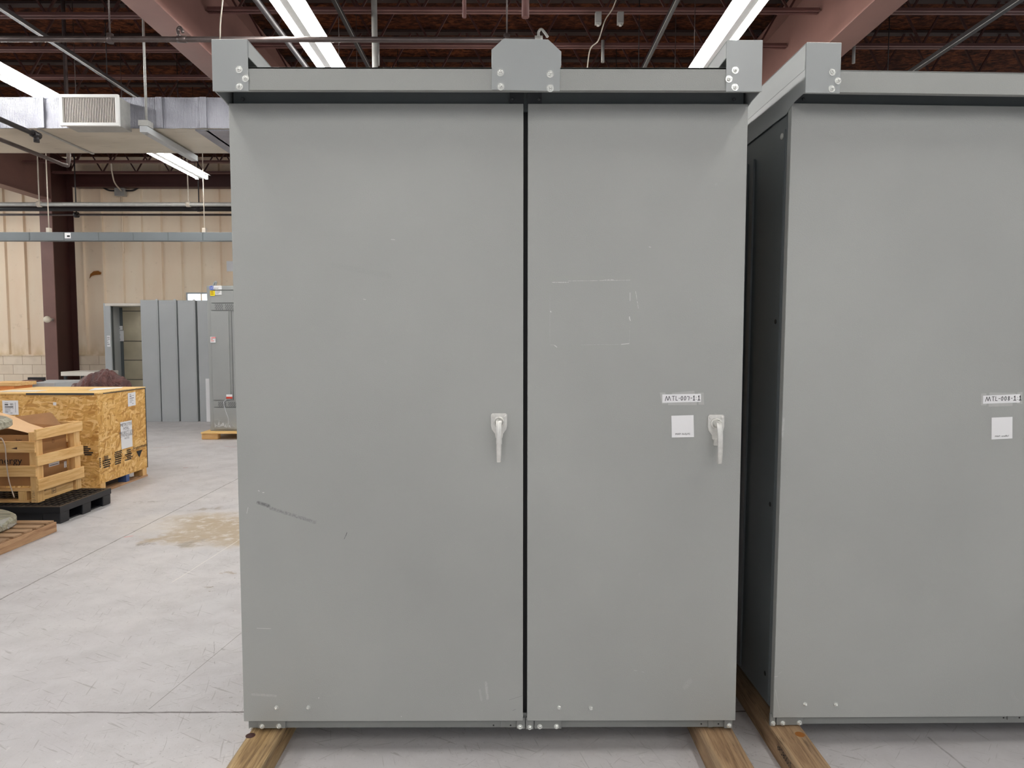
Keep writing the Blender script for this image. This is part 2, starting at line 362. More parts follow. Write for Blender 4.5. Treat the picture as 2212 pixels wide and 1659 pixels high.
def thing(name, loc, label, cat, group=None):
    e = bpy.data.objects.new(name, None); COL.objects.link(e); e.location = loc; e.empty_display_size = .1
    return tag(e, label, cat, group)
def struct(name, mb, mats, **k): o = mb.build(name, mats, **k); o['kind'] = 'structure'; return o
def curve_pts(pts, n=8):   # Catmull-Rom
    pts = [Vector(p) for p in pts]; out = []
    q = [pts[0]*2-pts[1]]+pts+[pts[-1]*2-pts[-2]]
    for i in range(1, len(q)-2):
        for k in range(n):
            t = k/n; a, b, c, d = q[i-1:i+3]
            out.append(.5*((2*b)+(c-a)*t+(2*a-5*b+4*c-d)*t*t+(3*b-a-3*c+d)*t**3))
    return out+[pts[-1]]

# ------------------------------------------------------------------ the setting
struct('floor', MB().box(-13, 9, -7, 15.2, -.2, 0), M['floor'])
struct('ceiling', MB().box(-13, 9, -7, 15.2, 5.28, 5.45), M['deck'])
WY = 14.6
w = MB().box(-13, 9, WY, WY+.2, 1.2, 5.28)
x = -12.9
while x < 1:
    w.prism([(x-.03, WY, 1.2), (x-.012, WY-.045, 1.2), (x+.012, WY-.045, 1.2), (x+.03, WY, 1.2)], (0, 0, 4.0)); x += .405
struct('wall_back', w, M['wall'])
struct('baseboard_back', MB().box(-13, 9, WY-.03, WY+.2, 0, 1.2), M['cmu'])
struct('trim_1', MB().box(-13, 9, WY-.05, WY, 1.185, 1.215), M['wall'])
struct('trim_2', MB().box(-8.85, 3, WY-.32, WY-.06, 4.62, 4.86).box(-8.85, 3, WY-.34, WY-.28, 4.60, 4.66), M['maroon_d'])
# daylight window high behind the control cabinet
a = P(404, 632, WY-.02); b = P(470, 690, WY-.02)
wn = bpy.data.objects.new('window_1', None); COL.objects.link(wn); wn.location = (a.x, WY, b.z); wn['kind'] = 'structure'
MB().box(a.x+.03, b.x-.03, WY-.03, WY-.015, b.z+.02, a.z-.03).build('window_pane', M['sky'], wn)
MB().box(a.x, b.x, WY-.07, WY-.01, a.z-.03, a.z).box(a.x, b.x, WY-.07, WY-.01, b.z, b.z+.02).box(a.x, a.x+.03, WY-.07, WY-.01, b.z+.02, a.z-.03).box(b.x-.03, b.x, WY-.07, WY-.01, b.z+.02, a.z-.03).build('window_frame', M['gray_far'], wn)

# ------------------------------------------------------------------ big steel beams and the column
def ibeam(name, X, y0, y1, z0, z1, label, wf=.27):
    b = MB(); b.box(X-wf/2, X+wf/2, y0, y1, z0, z0+.02).box(X-wf/2, X+wf/2, y0, y1, z1-.02, z1).box(X-.008, X+.008, y0, y1, z0+.02, z1-.02)
    return tag(b.build(name, M['maroon_l'], bevel=.003), label, 'steel beam', 'deep maroon roof beams')
ibeam('steel_beam', -3.013, -6.5, WY-.35, 4.25, 5.1, 'deep maroon roof beam passing above the left end of the gray cabinet')
ibeam('steel_beam', 3.09, -6.5, WY-.35, 4.25, 5.1, 'deep maroon roof beam rising above the gap between the two gray cabinets')
ibeam('steel_beam', -9.06, -6.5, 13.75, 4.25, 5.1, 'deep maroon roof beam meeting the column by the back wall', .25)
cl = thing('steel_column', (-9.05, 14.1, 0), 'maroon steel column standing in front of the cream back wall', 'column')
MB().box(-9.17, -8.93, 13.75, 13.77, 0, 5.2).build('front_flange', M['maroon_l'], cl)
MB().box(-9.06, -9.04, 13.77, 14.42, 0, 5.2).build('web', M['maroon_d'], cl)  # shade put into a darker maroon on web and rear flange
MB().box(-9.17, -8.93, 14.42, 14.44, 0, 5.2).build('rear_flange', M['maroon_d'], cl)

# ------------------------------------------------------------------ bar joists
ords = ['nearest', 'second', 'third', 'fourth', 'fifth', 'sixth', 'seventh', 'eighth', 'ninth', 'tenth']
def joist(y, x0, x1, label, grp, dz=0):
    r = thing('bar_joist', ((x0+x1)/2, y, 4.75+dz), label, 'roof joist', grp)
    zb = 4.75+dz; zt = 5.25
    MB().box(x0, x1, y-.045, y-.006, zb, zb+.008).box(x0, x1, y+.006, y+.045, zb, zb+.008).box(x0, x1, y-.012, y-.004, zb, zb+.045).box(x0, x1, y+.004, y+.012, zb, zb+.045).build('bottom_chord', M['maroon'], r)
    MB().box(x0, x1, y-.05, y+.05, zt-.005, zt+.025).build('top_chord', M['joist_top'], r)
    wb = MB(); n = max(2, int(round((x1-x0)/.62))); s_ = (x1-x0)/n
    for i in range(n):
        a = x0+i*s_
        wb.bar((a+.03, y, zt+.01), (a+s_/2, y, zb+.02), .02, .02, (0, 1, 0)).bar((a+s_/2, y, zb+.02), (a+s_-.03, y, zt+.01), .02, .02, (0, 1, 0))
    wb.build('web', M['maroon_d'], r)
for i in range(9):
    y = 7.22+i*.82
    joist(y, -8.9, -3.03, f'maroon open-web roof joist in the left bay, {ords[i]} back from the camera', 'roof joists of the left bay', -.0)
for i in range(4):
    y = 7.1+i*.82
    joist(y, -2.99, 3.07, f'maroon open-web roof joist in the middle bay, {ords[i]} back from the camera', 'roof joists of the middle bay')
for i in range(3):
    y = 7.1+i*.82
    joist(y, 3.11, 8.4, f'maroon open-web roof joist in the right bay, {ords[i]} back from the camera', 'roof joists of the right bay')

# ------------------------------------------------------------------ fluorescent fixtures
def fixture(X, y0, y1, label):
    z = 4.0; r = thing('fluorescent_fixture', (X, (y0+y1)/2, z), label, 'ceiling light', 'hanging fluorescent strip lights')
    MB().prism([(X-.045, y0, z+.03), (X-.03, y0, z-.005), (X+.03, y0, z-.005), (X+.045, y0, z+.03), (X+.045, y0, z+.09), (X-.045, y0, z+.09)], (0, y1-y0, 0)).build('housing', M['reflector'], r)
    for s_ in (-1, 1):
        MB().prism([(X+s_*.046, y0, z+.06), (X+s_*.135, y0, z+.038), (X+s_*.135, y0, z+.042), (X+s_*.046, y0, z+.064)], (0, y1-y0, 0)).build('reflector', M['reflector'], r)
        MB().tube([(X+s_*.075, y0+.03, z+.0), (X+s_*.075, y1-.03, z+.0)], .016, 8).build('tube', M['tube'], r)
        for ya_, yb2 in ((y0, y0+.03), (y1-.03, y1)): MB().box(X+s_*.075-.02, X+s_*.075+.02, ya_, yb2, z-.02, z+.04).build('lamp_holder', M['white'], r)
    for yy in (y0+.25, y1-.25):
        MB().tube([(X, yy, z+.09), (X, yy, 5.28)], .004, 5).build('hanger_wire', M['pipe'], r)
for X, y0, y1, lb in ((-1.66, 4.75, 7.2, 'long fluorescent strip light above the wide left cabinet door'), (-1.66, 7.5, 9.9, 'second strip light in line behind the one over the left door'),
                      (1.8, 4.75, 7.2, 'long fluorescent strip light above the right end of the gray cabinet'), (1.8, 7.5, 9.9, 'second strip light in line behind the one over the right bracket'),
                      (-4.78, 4.9, 8.1, 'fluorescent strip light above the foil duct at the far left'), (-4.74, 8.45, 10.9, 'fluorescent strip light glowing below and beyond the foil duct'),
                      (-1.66, .9, 3.3, 'strip light over the floor before the left door'), (1.8, .9, 3.3, 'strip light over the floor before the right door'),
                      (-4.78, .9, 3.3, 'strip light over the open floor left of the camera'), (-1.66, -3, -.6, 'strip light behind the camera, left row'), (1.8, -3, -.6, 'strip light behind the camera, right row'),
                      (-1.66, -6.4, -3.4, 'strip light far behind the camera, left row'), (1.8, -6.4, -3.4, 'strip light far behind the camera, right row'), (5.1, -6.4, -3.4, 'strip light far behind the camera, row nearest the right wall'), (5.1, -3, -.6, 'strip light behind the camera in the row nearest the right wall'), (-4.78, -3, -.6, 'strip light behind the camera in the row nearest the left wall'),
                      (-8, 8.3, 10.4, 'strip light over the far left floor'), (-8, 4, 6.4, 'strip light over the left aisle'), (-11.3, 11, 13.4, 'added strip light out of view, brightening the cream back wall'), (-11.3, 8.2, 10.6, 'added strip light out of view at the far left')):  # far-left pair is added out of view to brighten the back wall
    fixture(X, y0, y1, lb)

# ------------------------------------------------------------------ the big cabinets
HW = {'M': [[(0, 0), (.22, 1), (.5, .1), (.72, 1), (1, .08)]], 'T': [[(0, .97), (.9, 1)], [(.45, 1), (.5, .05)]], 'L': [[(.1, 1), (.08, .1), (.8, .08)]],
      '-': [[(.1, .5), (.8, .52)]], '0': [[(.5, .95), (.15, .7), (.12, .3), (.4, .05), (.75, .3), (.8, .7), (.5, .95)]], '7': [[(.05, .85), (.5, .88), (.8, .8), (.7, .4), (.62, .05)]],
      '1': [[(.25, .75), (.52, 1), (.5, .04)], [(.1, .03), (.9, .05)]], ':': [[(.4, .7), (.45, .64)], [(.4, .25), (.45, .2)]],
      '8': [[(.5, .5), (.22, .72), (.45, .97), (.75, .78), (.5, .5), (.2, .25), (.48, .03), (.78, .25), (.5, .5)]]}
def hand(mb, txt, o, r, u, h, w, widths, mi):
    x = 0
    for ch, cw in zip(txt, widths):
        for st in HW[ch]:
            wd = w*(1.25 if ch == '1' else 1)
            mb.stroke([(x+px*cw*.82, py*h+x*.02) for px, py in st], wd, o, r, u, mi)
        x += cw
YD = 2.43
def bolt(mb, x, y, z, r=.0075, mi=0, washer=True):
    if washer: mb.lathe((x, y, z), (0, -1, 0), [(0, r*1.5), (.0015, r*1.5)], 16, mi, False)
    mb.lathe((x, y, z), (0, -1, 0), [(0, r), (.006, r), (.0075, r*.8)], 6, mi, False)
    mb.lathe((x, y, z), (0, -1, 0), [(.0075, r*.55), (.011, r*.5), (.0125, r*.3)], 10, mi)

def handle(parent, cx, cz, yd, turn=0.0):
    b = MB()
    # escutcheon outline (shield)
    w, sy = .0285, -1
    pl = [(-w, .045), (-w+.005, .050), (w-.005, .050), (w, .045), (w, .008), (w*.9, -.006), (w*.5, -.022), (w*.42, -.036), (w*.2, -.041), (-w*.2, -.041), (-w*.42, -.036), (-w*.5, -.022), (-w*.9, -.006), (-w, .008)]
    b.prism([(cx+x, yd, cz+z-.02) for x, z in pl], (0, -.006, 0))
    b.lathe((cx, yd-.006, cz), (0, -1, 0), [(0, .020), (.004, .019), (.006, .0165), (.006, .014), (.002, .0135)], 28)
    for sx in (-1, 1): b.lathe((cx+sx*.02, yd-.006, cz+.02), (0, -1, 0), [(0, .0055), (.002, .005), (.003, .003)], 12, 0)
    b.box(cx-.010+turn*.4, cx+.010+turn*.4, yd-.014, yd-.002, cz-.078, cz-.055)
    # hub and lever
    b.lathe((cx+turn*.2, yd-.006, cz), (0, -1, 0), [(0, .0115), (.024, .011), (.030, .008)], 20)
    L = [(cx+turn*.2, yd-.026, cz+.010), (cx+turn*.4, yd-.036, cz+.004), (cx+turn*.6, yd-.043, cz-.02), (cx+turn*.8, yd-.045, cz-.06), (cx+turn, yd-.042, cz-.11), (cx+turn, yd-.038, cz-.137)]
    wd = [.0085, .0105, .0095, .0088, .0080, .0072]
    path = curve_pts(L, 4); n = len(path); vs = []; fs = []
    for i, p in enumerate(path):
        t = i/(n-1)*(len(wd)-1); k = min(int(t), len(wd)-2); r_ = wd[k]+(wd[k+1]-wd[k])*(t-k)
        for dx, dy in ((-r_, .006), (-r_, -.003), (-r_*.4, -.006), (0, -.0048), (r_*.4, -.006), (r_, -.003), (r_, .006)):
            vs.append((p.x+dx, p.y+dy, p.z))
    m = 7
    for i in range(n-1):
        for k in range(m): fs.append((i*m+k, i*m+(k+1) % m, (i+1)*m+(k+1) % m, (i+1)*m+k))
    fs += [tuple(range(m)), tuple(range((n-1)*m, n*m))]
    b.add(vs, fs)
    return b.build('handle', M['cast'], parent, bevel=.001)

def octa(pts, y0, y1): return MB().prism([(p[0], y0, p[1]) for p in pts], (0, y1-y0, 0))

def cabinet(label, x0, x1, splits, yd, zd0, zd1, segl, dy, dz, is_first):
    """x0..x1 body; splits = door edges; yd front of the doors"""
    D = 1.0; yf = yd-.1166+dy; yb = yd+D
    root = thing('electrical_cabinet', (x0, yd, .09), label, 'cabinet')
    zt = 2.3855+dz; zfb = 2.3126+dz; zr = 2.472+dz      # roof top, fascia bottom, lifting rail top
    # body
    MB().box(x0+.004, x1-.004, yd+.05, yb, .135, zt-.02).build('body', M['gray_shaded'], root, bevel=.002)
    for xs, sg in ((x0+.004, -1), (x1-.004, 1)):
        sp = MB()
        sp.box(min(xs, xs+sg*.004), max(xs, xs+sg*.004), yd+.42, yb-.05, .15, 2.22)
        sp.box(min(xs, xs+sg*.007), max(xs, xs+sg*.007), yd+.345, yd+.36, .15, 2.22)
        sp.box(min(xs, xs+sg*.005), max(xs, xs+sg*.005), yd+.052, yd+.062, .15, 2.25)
        sp.build('side_cover', M['gray_shaded'], root)
    for z_ in (.22, .82, 1.45, 2.10):
        MB().lathe((x0+.000, yd+.45, z_), (-1, 0, 0), [(0, .006), (.008, .006), (.009, .004)], 8).build('side_screw', M['gray_dark'], root)
    for z_ in (.24, .89, 1.57):
        MB().lathe((x0+.0035, yd+.095, z_), (-1, 0, 0), [(0, .009), (.0008, .009)], 16).build('side_hole', M['black'], root)
    MB().lathe((x0+.004, yd+.085, 2.235), (-1, 0, 0), [(0, .012), (.003, .011), (.005, .006)], 16).build('hole_plug', M['cast'], root)
    # roof
    rf = MB().box(x0, x1, yf, yb, zt-.006, zt).box(x0, x1, yf, yf+.003, zfb, zt).box(x0+.0, x1, yf+.003, yf+.02, zfb, zfb+.002)
    rf.build('roof_fascia', M['gray'], root, bevel=.002)
    # underside of the hood, shade put into its darker gray
    MB().box(x0+.01, x1-.01, yd+.02, yd+.05, zd1-.02, zt-.01).box(x0+.012, x1-.012, yf+.03, yd+.02, zt-.03, zt-.01).build('hood_underside', M['gray_shaded'], root)
    # side skirts of the roof with the stepped front
    ya, yc = yf+.085, yf+.15; zs = G(1694, 247, .972).z+(dz if is_first else 0)
    for xs in (x0-.003, x1-.0):
        MB().prism([(xs, yf+.001, zt), (xs, yf+.001, zfb), (xs, ya, zfb-.004), (xs, yc, zs), (xs, yb, zs), (xs, yb, zt)], (.003, 0, 0)).build('roof_skirt', M['gray_bracket'], root)
    # lifting rails along the sides
    for sg, xe in ((1, x0-.003), (-1, x1+.003)):
        a, b_ = sorted((xe, xe+sg*.117))
        r = MB().box(a, b_, yf+.004, yb, zr-.004, zr)
        o1, o2 = sorted((xe, xe+sg*.004)); r.box(o1, o2, yf+.004, yb, zt-.0, zr-.004)
        i1, i2 = sorted((xe+sg*.113, xe+sg*.117)); r.box(i1, i2, yf+.004, yb, zr-.055, zr-.004)
        r.build('lifting_rail', M['gray_bracket'], root, bevel=.0025)
        cb = octa([(a, zfb-.005), (b_, zfb-.005), (b_+(.0 if sg < 0 else 0), zr), (a, zr)], yf-.004, yf).build('corner_bracket', M['gray_bracket'], root, bevel=.002)
        # bolts: 3
        bx = [(.088, .070), (.108, .042), (.088, .016)]
        for (ox, oz) in bx:
            mb = MB(); xx = xe+sg*ox; bolt(mb, xx, yf-.004, zfb-.005+oz-.002+.0); mb.build('bolt', M['zinc'], cb)
    if is_first:
        # centre bracket
        pts = [P(px, py, yf) for px, py in ((1062, 195), (1209, 198), (1211, 111), (1184, 86), (1088, 84), (1063, 107))]
        cbm = octa([(p.x, p.z) for p in pts], yf-.004, yf)
        a, b_ = pts[0], pts[2]
        cbm.box(pts[5].x-.002, pts[5].x+.002, yf-.003, yf+.22, pts[0].z+.075, pts[5].z).box(pts[2].x-.002, pts[2].x+.002, yf-.003, yf+.22, pts[1].z+.08, pts[2].z)
        cbm.quad(*[Vector((q.x, yy, q.z)) for q, yy in ((pts[5], yf), (pts[4], yf), (pts[4], yf+.22), (pts[5], yf+.22))])
        cbm.quad(*[Vector((q.x, yy, q.z)) for q, yy in ((pts[3], yf), (pts[2], yf), (pts[2], yf+.22), (pts[3], yf+.22))])
        cbm.quad(*[Vector((q.x, yy, q.z)) for q, yy in ((pts[4], yf), (pts[3], yf), (pts[3], yf+.22), (pts[4], yf+.22))])
        cb = cbm.build('centre_bracket', M['gray_bracket'], root, bevel=.0015)
        for px, py in ((1081, 157), (1081.5, 187.5), (1188.5, 160), (1188.5, 191)):
            q = P(px, py, yf-.004); mb = MB(); bolt(mb, q.x, yf-.004, q.z, .008); mb.build('bolt', M['zinc'], cb)
    # dark recess parts above the doors
    for xx in splits[1:-1]:
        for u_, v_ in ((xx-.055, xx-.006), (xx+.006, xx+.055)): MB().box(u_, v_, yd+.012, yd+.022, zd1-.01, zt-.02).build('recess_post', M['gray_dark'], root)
    for k in range(len(splits)-1):
        for xx in (splits[k]+.045, splits[k+1]-.045):
            MB().lathe((xx, yd+.012, zd1+.018), (0, -1, 0), [(0, .006), (.004, .0055), (.006, .003)], 8).build('recess_screw', M['gray_dark'], root)
    # gasket strip seen in the gap
    for xx in splits[1:-1]: MB().box(xx-.02, xx+.02, yd+.03, yd+.05, .13, zd1).build('door_gasket', M['black'], root)
    # doors
    doors = []
    for k in range(len(splits)-1):
        a = splits[k]+(.0075 if k else 0); b_ = splits[k+1]-(.0075 if k < len(splits)-2 else 0)
        d = MB().box(a, b_, yd, yd+.032, zd0, zd1).build('door', paint(f'door_enamel_{label[:3]}_{k}', segl[k]), root, bevel=.0022)
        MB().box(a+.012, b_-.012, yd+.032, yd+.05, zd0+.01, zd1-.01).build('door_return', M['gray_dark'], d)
        doors.append(d)
    # base
    bz0, bz1 = zd0-.038, zd0+.02
    MB().box(x0+.012, x1-.012, yd+.018, yd+.026, bz0+.004, bz1).box(x0+.012, x1-.012, yd+.02, yd+.06, bz0+.004, bz0+.007).build('base_channel', M['gray_base'], root, bevel=.001)
    return root, doors, (bz0, bz1, yf, zt, zfb, zr)

# ---- door marks (positions measured on the door face)
def D1(px, py): return P(px, py, YD)
LT = srgb(188, 190, 188); WH = srgb(225, 226, 224); DK = srgb(84, 86, 86); TP = srgb(164, 167, 162)
segL = [(D1(558, 1086), D1(580, 1093), .008, DK, .8, .2, 1.6), (D1(585, 1098), D1(680, 1128), .008, srgb(112, 114, 114), .6, .2, 1.0), (D1(749, 1151), D1(744, 1164), .0014, DK, .9, .3, 0),
        (D1(558, 1060), D1(560, 1061), .002, WH, .8, .3, 0), (D1(567, 1064), D1(571, 1064), .0015, WH, .8, .3, 0), (D1(533, 1109), D1(536, 1096), .0008, WH, .8, .3, 0),
        (D1(555, 1357), D1(585, 1358), .0009, WH, .7, .3, 0), (D1(545, 1500), D1(595, 1503), .006, LT, .6, .2, 2), (D1(1050, 1475), D1(1053, 1508), .006, LT, .75, .1, 2), (D1(1036, 1490), D1(1040, 1512), .005, LT, .5, .1, 2),
        (D1(845, 517), D1(853, 518), .001, WH, .7, .3, 0), (D1(785, 646), D1(790, 647), .001, WH, .7, .3, 0), (D1(688, 1508), D1(688.5, 1508), .002, WH, .9, .3, 0), (D1(866, 1548), D1(866.5, 1548), .002, WH, .8, .3, 0),
        (D1(720, 573), D1(840, 596), .012, srgb(158, 160, 157), .4, .1, 1), (D1(1108, 1535), D1(1114, 1532), .0007, DK, .8, .3, 0), (D1(1100, 1512), D1(1128, 1503), .0006, DK, .7, .3, 0)]
segR = [(D1(1183, 600), D1(1364, 600), .010, TP, .85, .35, 1.2), (D1(1192, 610), D1(1228, 610), .0012, WH, .95, .3, 1), (D1(1228, 607), D1(1362, 605), .0009, WH, .7, .3, 1), (D1(1303, 605), D1(1325, 604), .0013, WH, .9, .3, 1.5),
        (D1(1180, 632), D1(1181, 735), .010, TP, .45, .35, 1.5), (D1(1370, 625), D1(1373, 725), .010, TP, .8, .35, 1.2), (D1(1373, 629), D1(1379, 666), .0010, WH, .8, .3, 1), (D1(1361, 632), D1(1361, 650), .001, WH, .8, .3, 0), (D1(1360, 684), D1(1362, 692), .0018, WH, .9, .3, 0),
        (D1(1188, 636), D1(1188, 742), .0008, LT, .7, .3, 1), (D1(1361, 700), D1(1359, 741), .0008, LT, .7, .3, 1), (D1(1198, 752), D1(1350, 748), .010, TP, .55, .35, 1.5), (D1(1189, 745), D1(1197, 745), .001, LT, .8, .3, 0), (D1(1198, 746), D1(1203, 750), .0012, WH, .95, .3, 0), (D1(1255, 745), D1(1340, 744), .0009, LT, .9, .3, 1), (D1(1342, 744), D1(1359, 742), .0012, WH, .9, .3, 0),
        (D1(1189, 672), D1(1190, 674), .0018, WH, 1, .3, 0), (D1(1402, 533), D1(1406, 534), .001, WH, .8, .3, 0), (D1(1370, 1448), D1(1376, 1449), .0012, LT, .9, .3, 0), (D1(1387, 1451), D1(1391, 1452), .0013, LT, .9, .3, 0), (D1(1490, 1470), D1(1480, 1485), .012, LT, .35, .1, 1)]
X1a, X1b = -.9605, .817
r1, (dl, dr), (bz0, bz1, yf, zt, zfb, zr) = cabinet('wide two-door gray electrical cabinet standing on two timbers in the middle', X1a, X1b, [X1a, .055, X1b], YD, .1276, 2.3097, [segL, segR], 0, 0, True)
handle(dl, D1(1078, 911).x, D1(1078, 911).z, YD, -.0)
handle(dr, D1(1546, 914).x, D1(1546, 914).z, YD, .005)
for d, pts in ((dl, ((597.5, 1528), (666, 1528))), (dr, ((1207.5, 1528), (1276, 1529)))):
    for px, py in pts: q = D1(px, py); mb = MB(); bolt(mb, q.x, YD, q.z, .0078, washer=False); mb.build('bolt', M['zinc'], d)
def label_strip(door, box, tapes, txt, widths, yd, hh, start, ang):
    """white handwritten strip held with frosted tape"""
    def Q(px, py, off=.0006): p = P(px, py, yd); return Vector((p.x, yd-off, p.z))
    t = MB()
    for q in tapes: t.quad(*[Q(*c, .0006) for c in q])
    t.build('tape_strip', M['tape'], door, recalc=False)
    b = MB(); b.quad(*[Q(*c, .0012) for c in box]); 
    o = Q(*start, .0018); u = Vector((-sin(ang)*0, 0, 1)); r = Vector((cos(ang), 0, sin(ang)))
    hand(b, txt, o, r, u, hh, .0018, widths, 1)
    b.build('handwritten_label', [M['paper'], M['ink']], door, recalc=False)
def square_label(door, box, txt, yd):
    def Q(px, py, off): p = P(px, py, yd); return Vector((p.x, yd-off, p.z))
    b = MB(); b.quad(*[Q(*c, .0012) for c in box])
    cx = sum(c[0] for c in box)/4; by = max(c[1] for c in box)
    r = (Q(*box[2], 0)-Q(*box[3], 0)).normalized()
    b.text(txt, Q(cx, by-6.0, .0018), r, (0, 0, 1), .0084, 1, 'CENTER', 1.15)
    b.build('square_label', [M['paper'], M['ink']], door, recalc=False)
label_strip(dr, [(1430.5, 852), (1514, 850.5), (1514, 868), (1430.5, 870)],
            [[(1425, 848), (1437, 848), (1442, 872), (1430, 873)], [(1451, 848.5), (1500, 844), (1501, 852), (1452, 853)], [(1443, 869), (1505, 867), (1505, 875), (1443, 875)], [(1508, 848), (1520, 848), (1521, 874), (1509, 874)]],
            'MTL-007-1:1', [.024, .013, .0105, .007, .0115, .0105, .0125, .0085, .0095, .0065, .013], YD, .0165, (1436.5, 866), .0)
square_label(dr, [(1450, 898), (1498, 896.5), (1499, 944), (1451, 945)], 'MAP: 0x3p92', YD)
# base tabs, bolts, latch catches of the first cabinet
def tab(root, px0, px1, py0, py1, yd, bolts, name='base_tab'):
    a = P(px0, py1, yd); b = P(px1, py0, yd)
    t = MB().box(a.x, b.x, yd+.008, yd+.018, a.z, b.z+.01).build(name, M['gray_base'], root, bevel=.001)
    for px, py in bolts: q = P(px, py, yd+.008); mb = MB(); bolt(mb, q.x, yd+.008, q.z, .0062); mb.build('bolt', M['zinc'], t)
tab(r1, 535.5, 553, 1558, 1577, 2.5, [(544, 1571)]); tab(r1, 555, 614, 1559, 1576, YD, [(566, 1569), (602, 1568.5)])
tab(r1, 1116, 1134, 1559, 1577, YD, [(1123.5, 1570)]); tab(r1, 1136, 1153, 1559, 1578, YD, [(1144.5, 1571)])
tab(r1, 1155, 1213, 1559, 1577, YD, [(1166, 1569.5), (1202, 1569)]); tab(r1, 1566, 1584, 1562, 1576, YD, [(1575, 1567)])
tab(r1, 1081, 1091, 1558, 1574, YD+.005, [], 'latch_catch'); tab(r1, 1531, 1541, 1563, 1574, YD+.005, [], 'latch_catch')
for px, py in ((1066, 1567), (1103, 1567), (1515, 1564), (1552, 1564)):
    q = P(px, py, YD+.017); MB().lathe((q.x, YD+.018, q.z), (0, -1, 0), [(0, .003), (.0006, .003)], 12).build('base_hole', M['black'], r1)

# ---- second cabinet
YE = 2.464
def D2(px, py): return P(px, py, YE)
segL2 = [(D2(1692, 905), D2(1690, 942), .007, LT, .7, .1, 1.5), (D2(1690, 1405), D2(1703, 1402), .0007, WH, .8, .3, 1), (D2(1672, 1462), D2(1680, 1461), .0008, WH, .9, .3, 0), (D2(1675, 1490), D2(1684, 1535), .0006, WH, .7, .3, 0),
         (D2(1683, 1455), D2(1690, 1450), .0007, WH, .7, .3, 0), (D2(2168, 1486), D2(2186, 1492), .0012, LT, .8, .3, 0), (D2(2190, 1500), D2(2205, 1520), .02, LT, .3, .1, 1), (D2(2133, 1534), D2(2148, 1535), .004, LT, .4, .1, 0), (D2(1964, 518), D2(1966, 518), .001, WH, .6, .3, 0), (D2(2040, 533), D2(2042, 533), .001, WH, .6, .3, 0)]
X2a = .966
r2, (d2l, d2r), (cz0, cz1, yf2, *_) = cabinet('gray electrical cabinet at the right edge, marked MTL-008', X2a, X2a+1.78, [X2a, X2a+.972, X2a+1.78], YE, .1185, 2.324, [segL2, []], .01, .012, False)
r2.rotation_euler = (0, .0065, .018)
for px, py in ((1739, 1521), (1805.5, 1521)): q = D2(px, py); mb = MB(); bolt(mb, q.x, YE, q.z, .0078, washer=False); mb.build('bolt', M['zinc'], d2l)
hq = D2(2245, 911); handle(d2l, hq.x, hq.z, YE)
label_strip(d2l, [(2124, 852.5), (2205.5, 848.5), (2205, 867), (2124, 870)],
            [[(2120, 847.5), (2131.5, 847.5), (2131.5, 873.5), (2120, 873.5)], [(2138, 845.5), (2196, 846), (2196, 852), (2138, 852)], [(2136.5, 869), (2189, 867), (2189, 874.5), (2136.5, 876.5)], [(2199.5, 844.5), (2211, 844), (2211, 869.5), (2199, 869.5)]],
            'MTL-008-1:1', [.023, .013, .011, .009, .012, .012, .012, .0085, .0145, .006, .013], YE, .0165, (2129, 865), .02)
square_label(d2l, [(2143, 900), (2189, 898), (2189, 945), (2143, 947.5)], 'MAP: one8a1', YE)
tab(r2, 1665, 1677, 1551, 1571, YE, [(1670, 1562.5)]); tab(r2, 1679, 1737, 1552, 1569, YE, [(1691, 1562), (1727, 1561)]); tab(r2, 2187, 2199, 1550, 1560, YE+.005, [], 'latch_catch')
for px, py in ((2175, 1552.5), (2210, 1552.5)):
    q = P(px, py, YE+.017); MB().lathe((q.x, YE+.018, q.z), (0, -1, 0), [(0, .003), (.0006, .003)], 12).build('base_hole', M['black'], r2)

# ---- timbers under the cabinets
def timber(x0, x1, y0, y1, z1, mat, label, knot=None, num=None, skew=0):
    r = thing('timber_skid', ((x0+x1)/2, (y0+y1)/2, 0), label, 'timber', 'timbers under the gray cabinets')
    n = 14; vs = []; 
    for i in range(n+1):
        y = y0+(y1-y0)*i/n; j = lambda s_: (random.random()-.5)*s_
        vs += [(x0+j(.002), y, 0.0), (x1+j(.002), y, 0.0), (x1+j(.004), y, z1-.004), (x1-.004+j(.002), y, z1), (x0+.006+j(.004), y, z1), (x0+j(.005), y, z1-.007)]
    fs = [tuple(range(6)), tuple(range(n*6, n*6+6))]
    for i in range(n): fs += [(i*6+k, i*6+(k+1) % 6, (i+1)*6+(k+1) % 6, (i+1)*6+k) for k in range(6)]
    MB().add(vs, fs).build('beam', mat, r)
    if knot:
        k = F(knot[0], knot[1], z1); MB().lathe((k.x, k.y, z1), (0, 0, 1), [(0, .017), (.0006, .017)], 20, 0).build('knot', M['maroon_d'] if knot[2] else M['rust'], r)
    if num: 
        b = MB(); b.text('962800?2'[::1], num[0], num[1], num[2], .034, 0, 'LEFT', .95); b.build('stamped_number', M['ink'], r, recalc=False)
    return r
zt1 = .085
timber(-.945, -.828, 1.55, 3.55, zt1, M['timber_y'], 'weathered timber under the left end of the middle cabinet', (541, 1589, 1))
timber(.690, .814, 1.55, 3.55, zt1, M['timber'], 'weathered timber under the right end of the middle cabinet')
zt2 = .082
timber(.955, 1.072, 1.55, 3.6, zt2, M['timber'], 'timber with stamped numbers under the left end of the right-hand cabinet', (1728, 1586.5, 0),
       num=(Vector((.9525, 2.385, .072)), Vector((0, -1, 0)), Vector((0, 0, -1))))
timber(2.60, 2.72, 1.55, 3.6, .062, M['timber'], 'timber under the far right end of the right-hand cabinet')

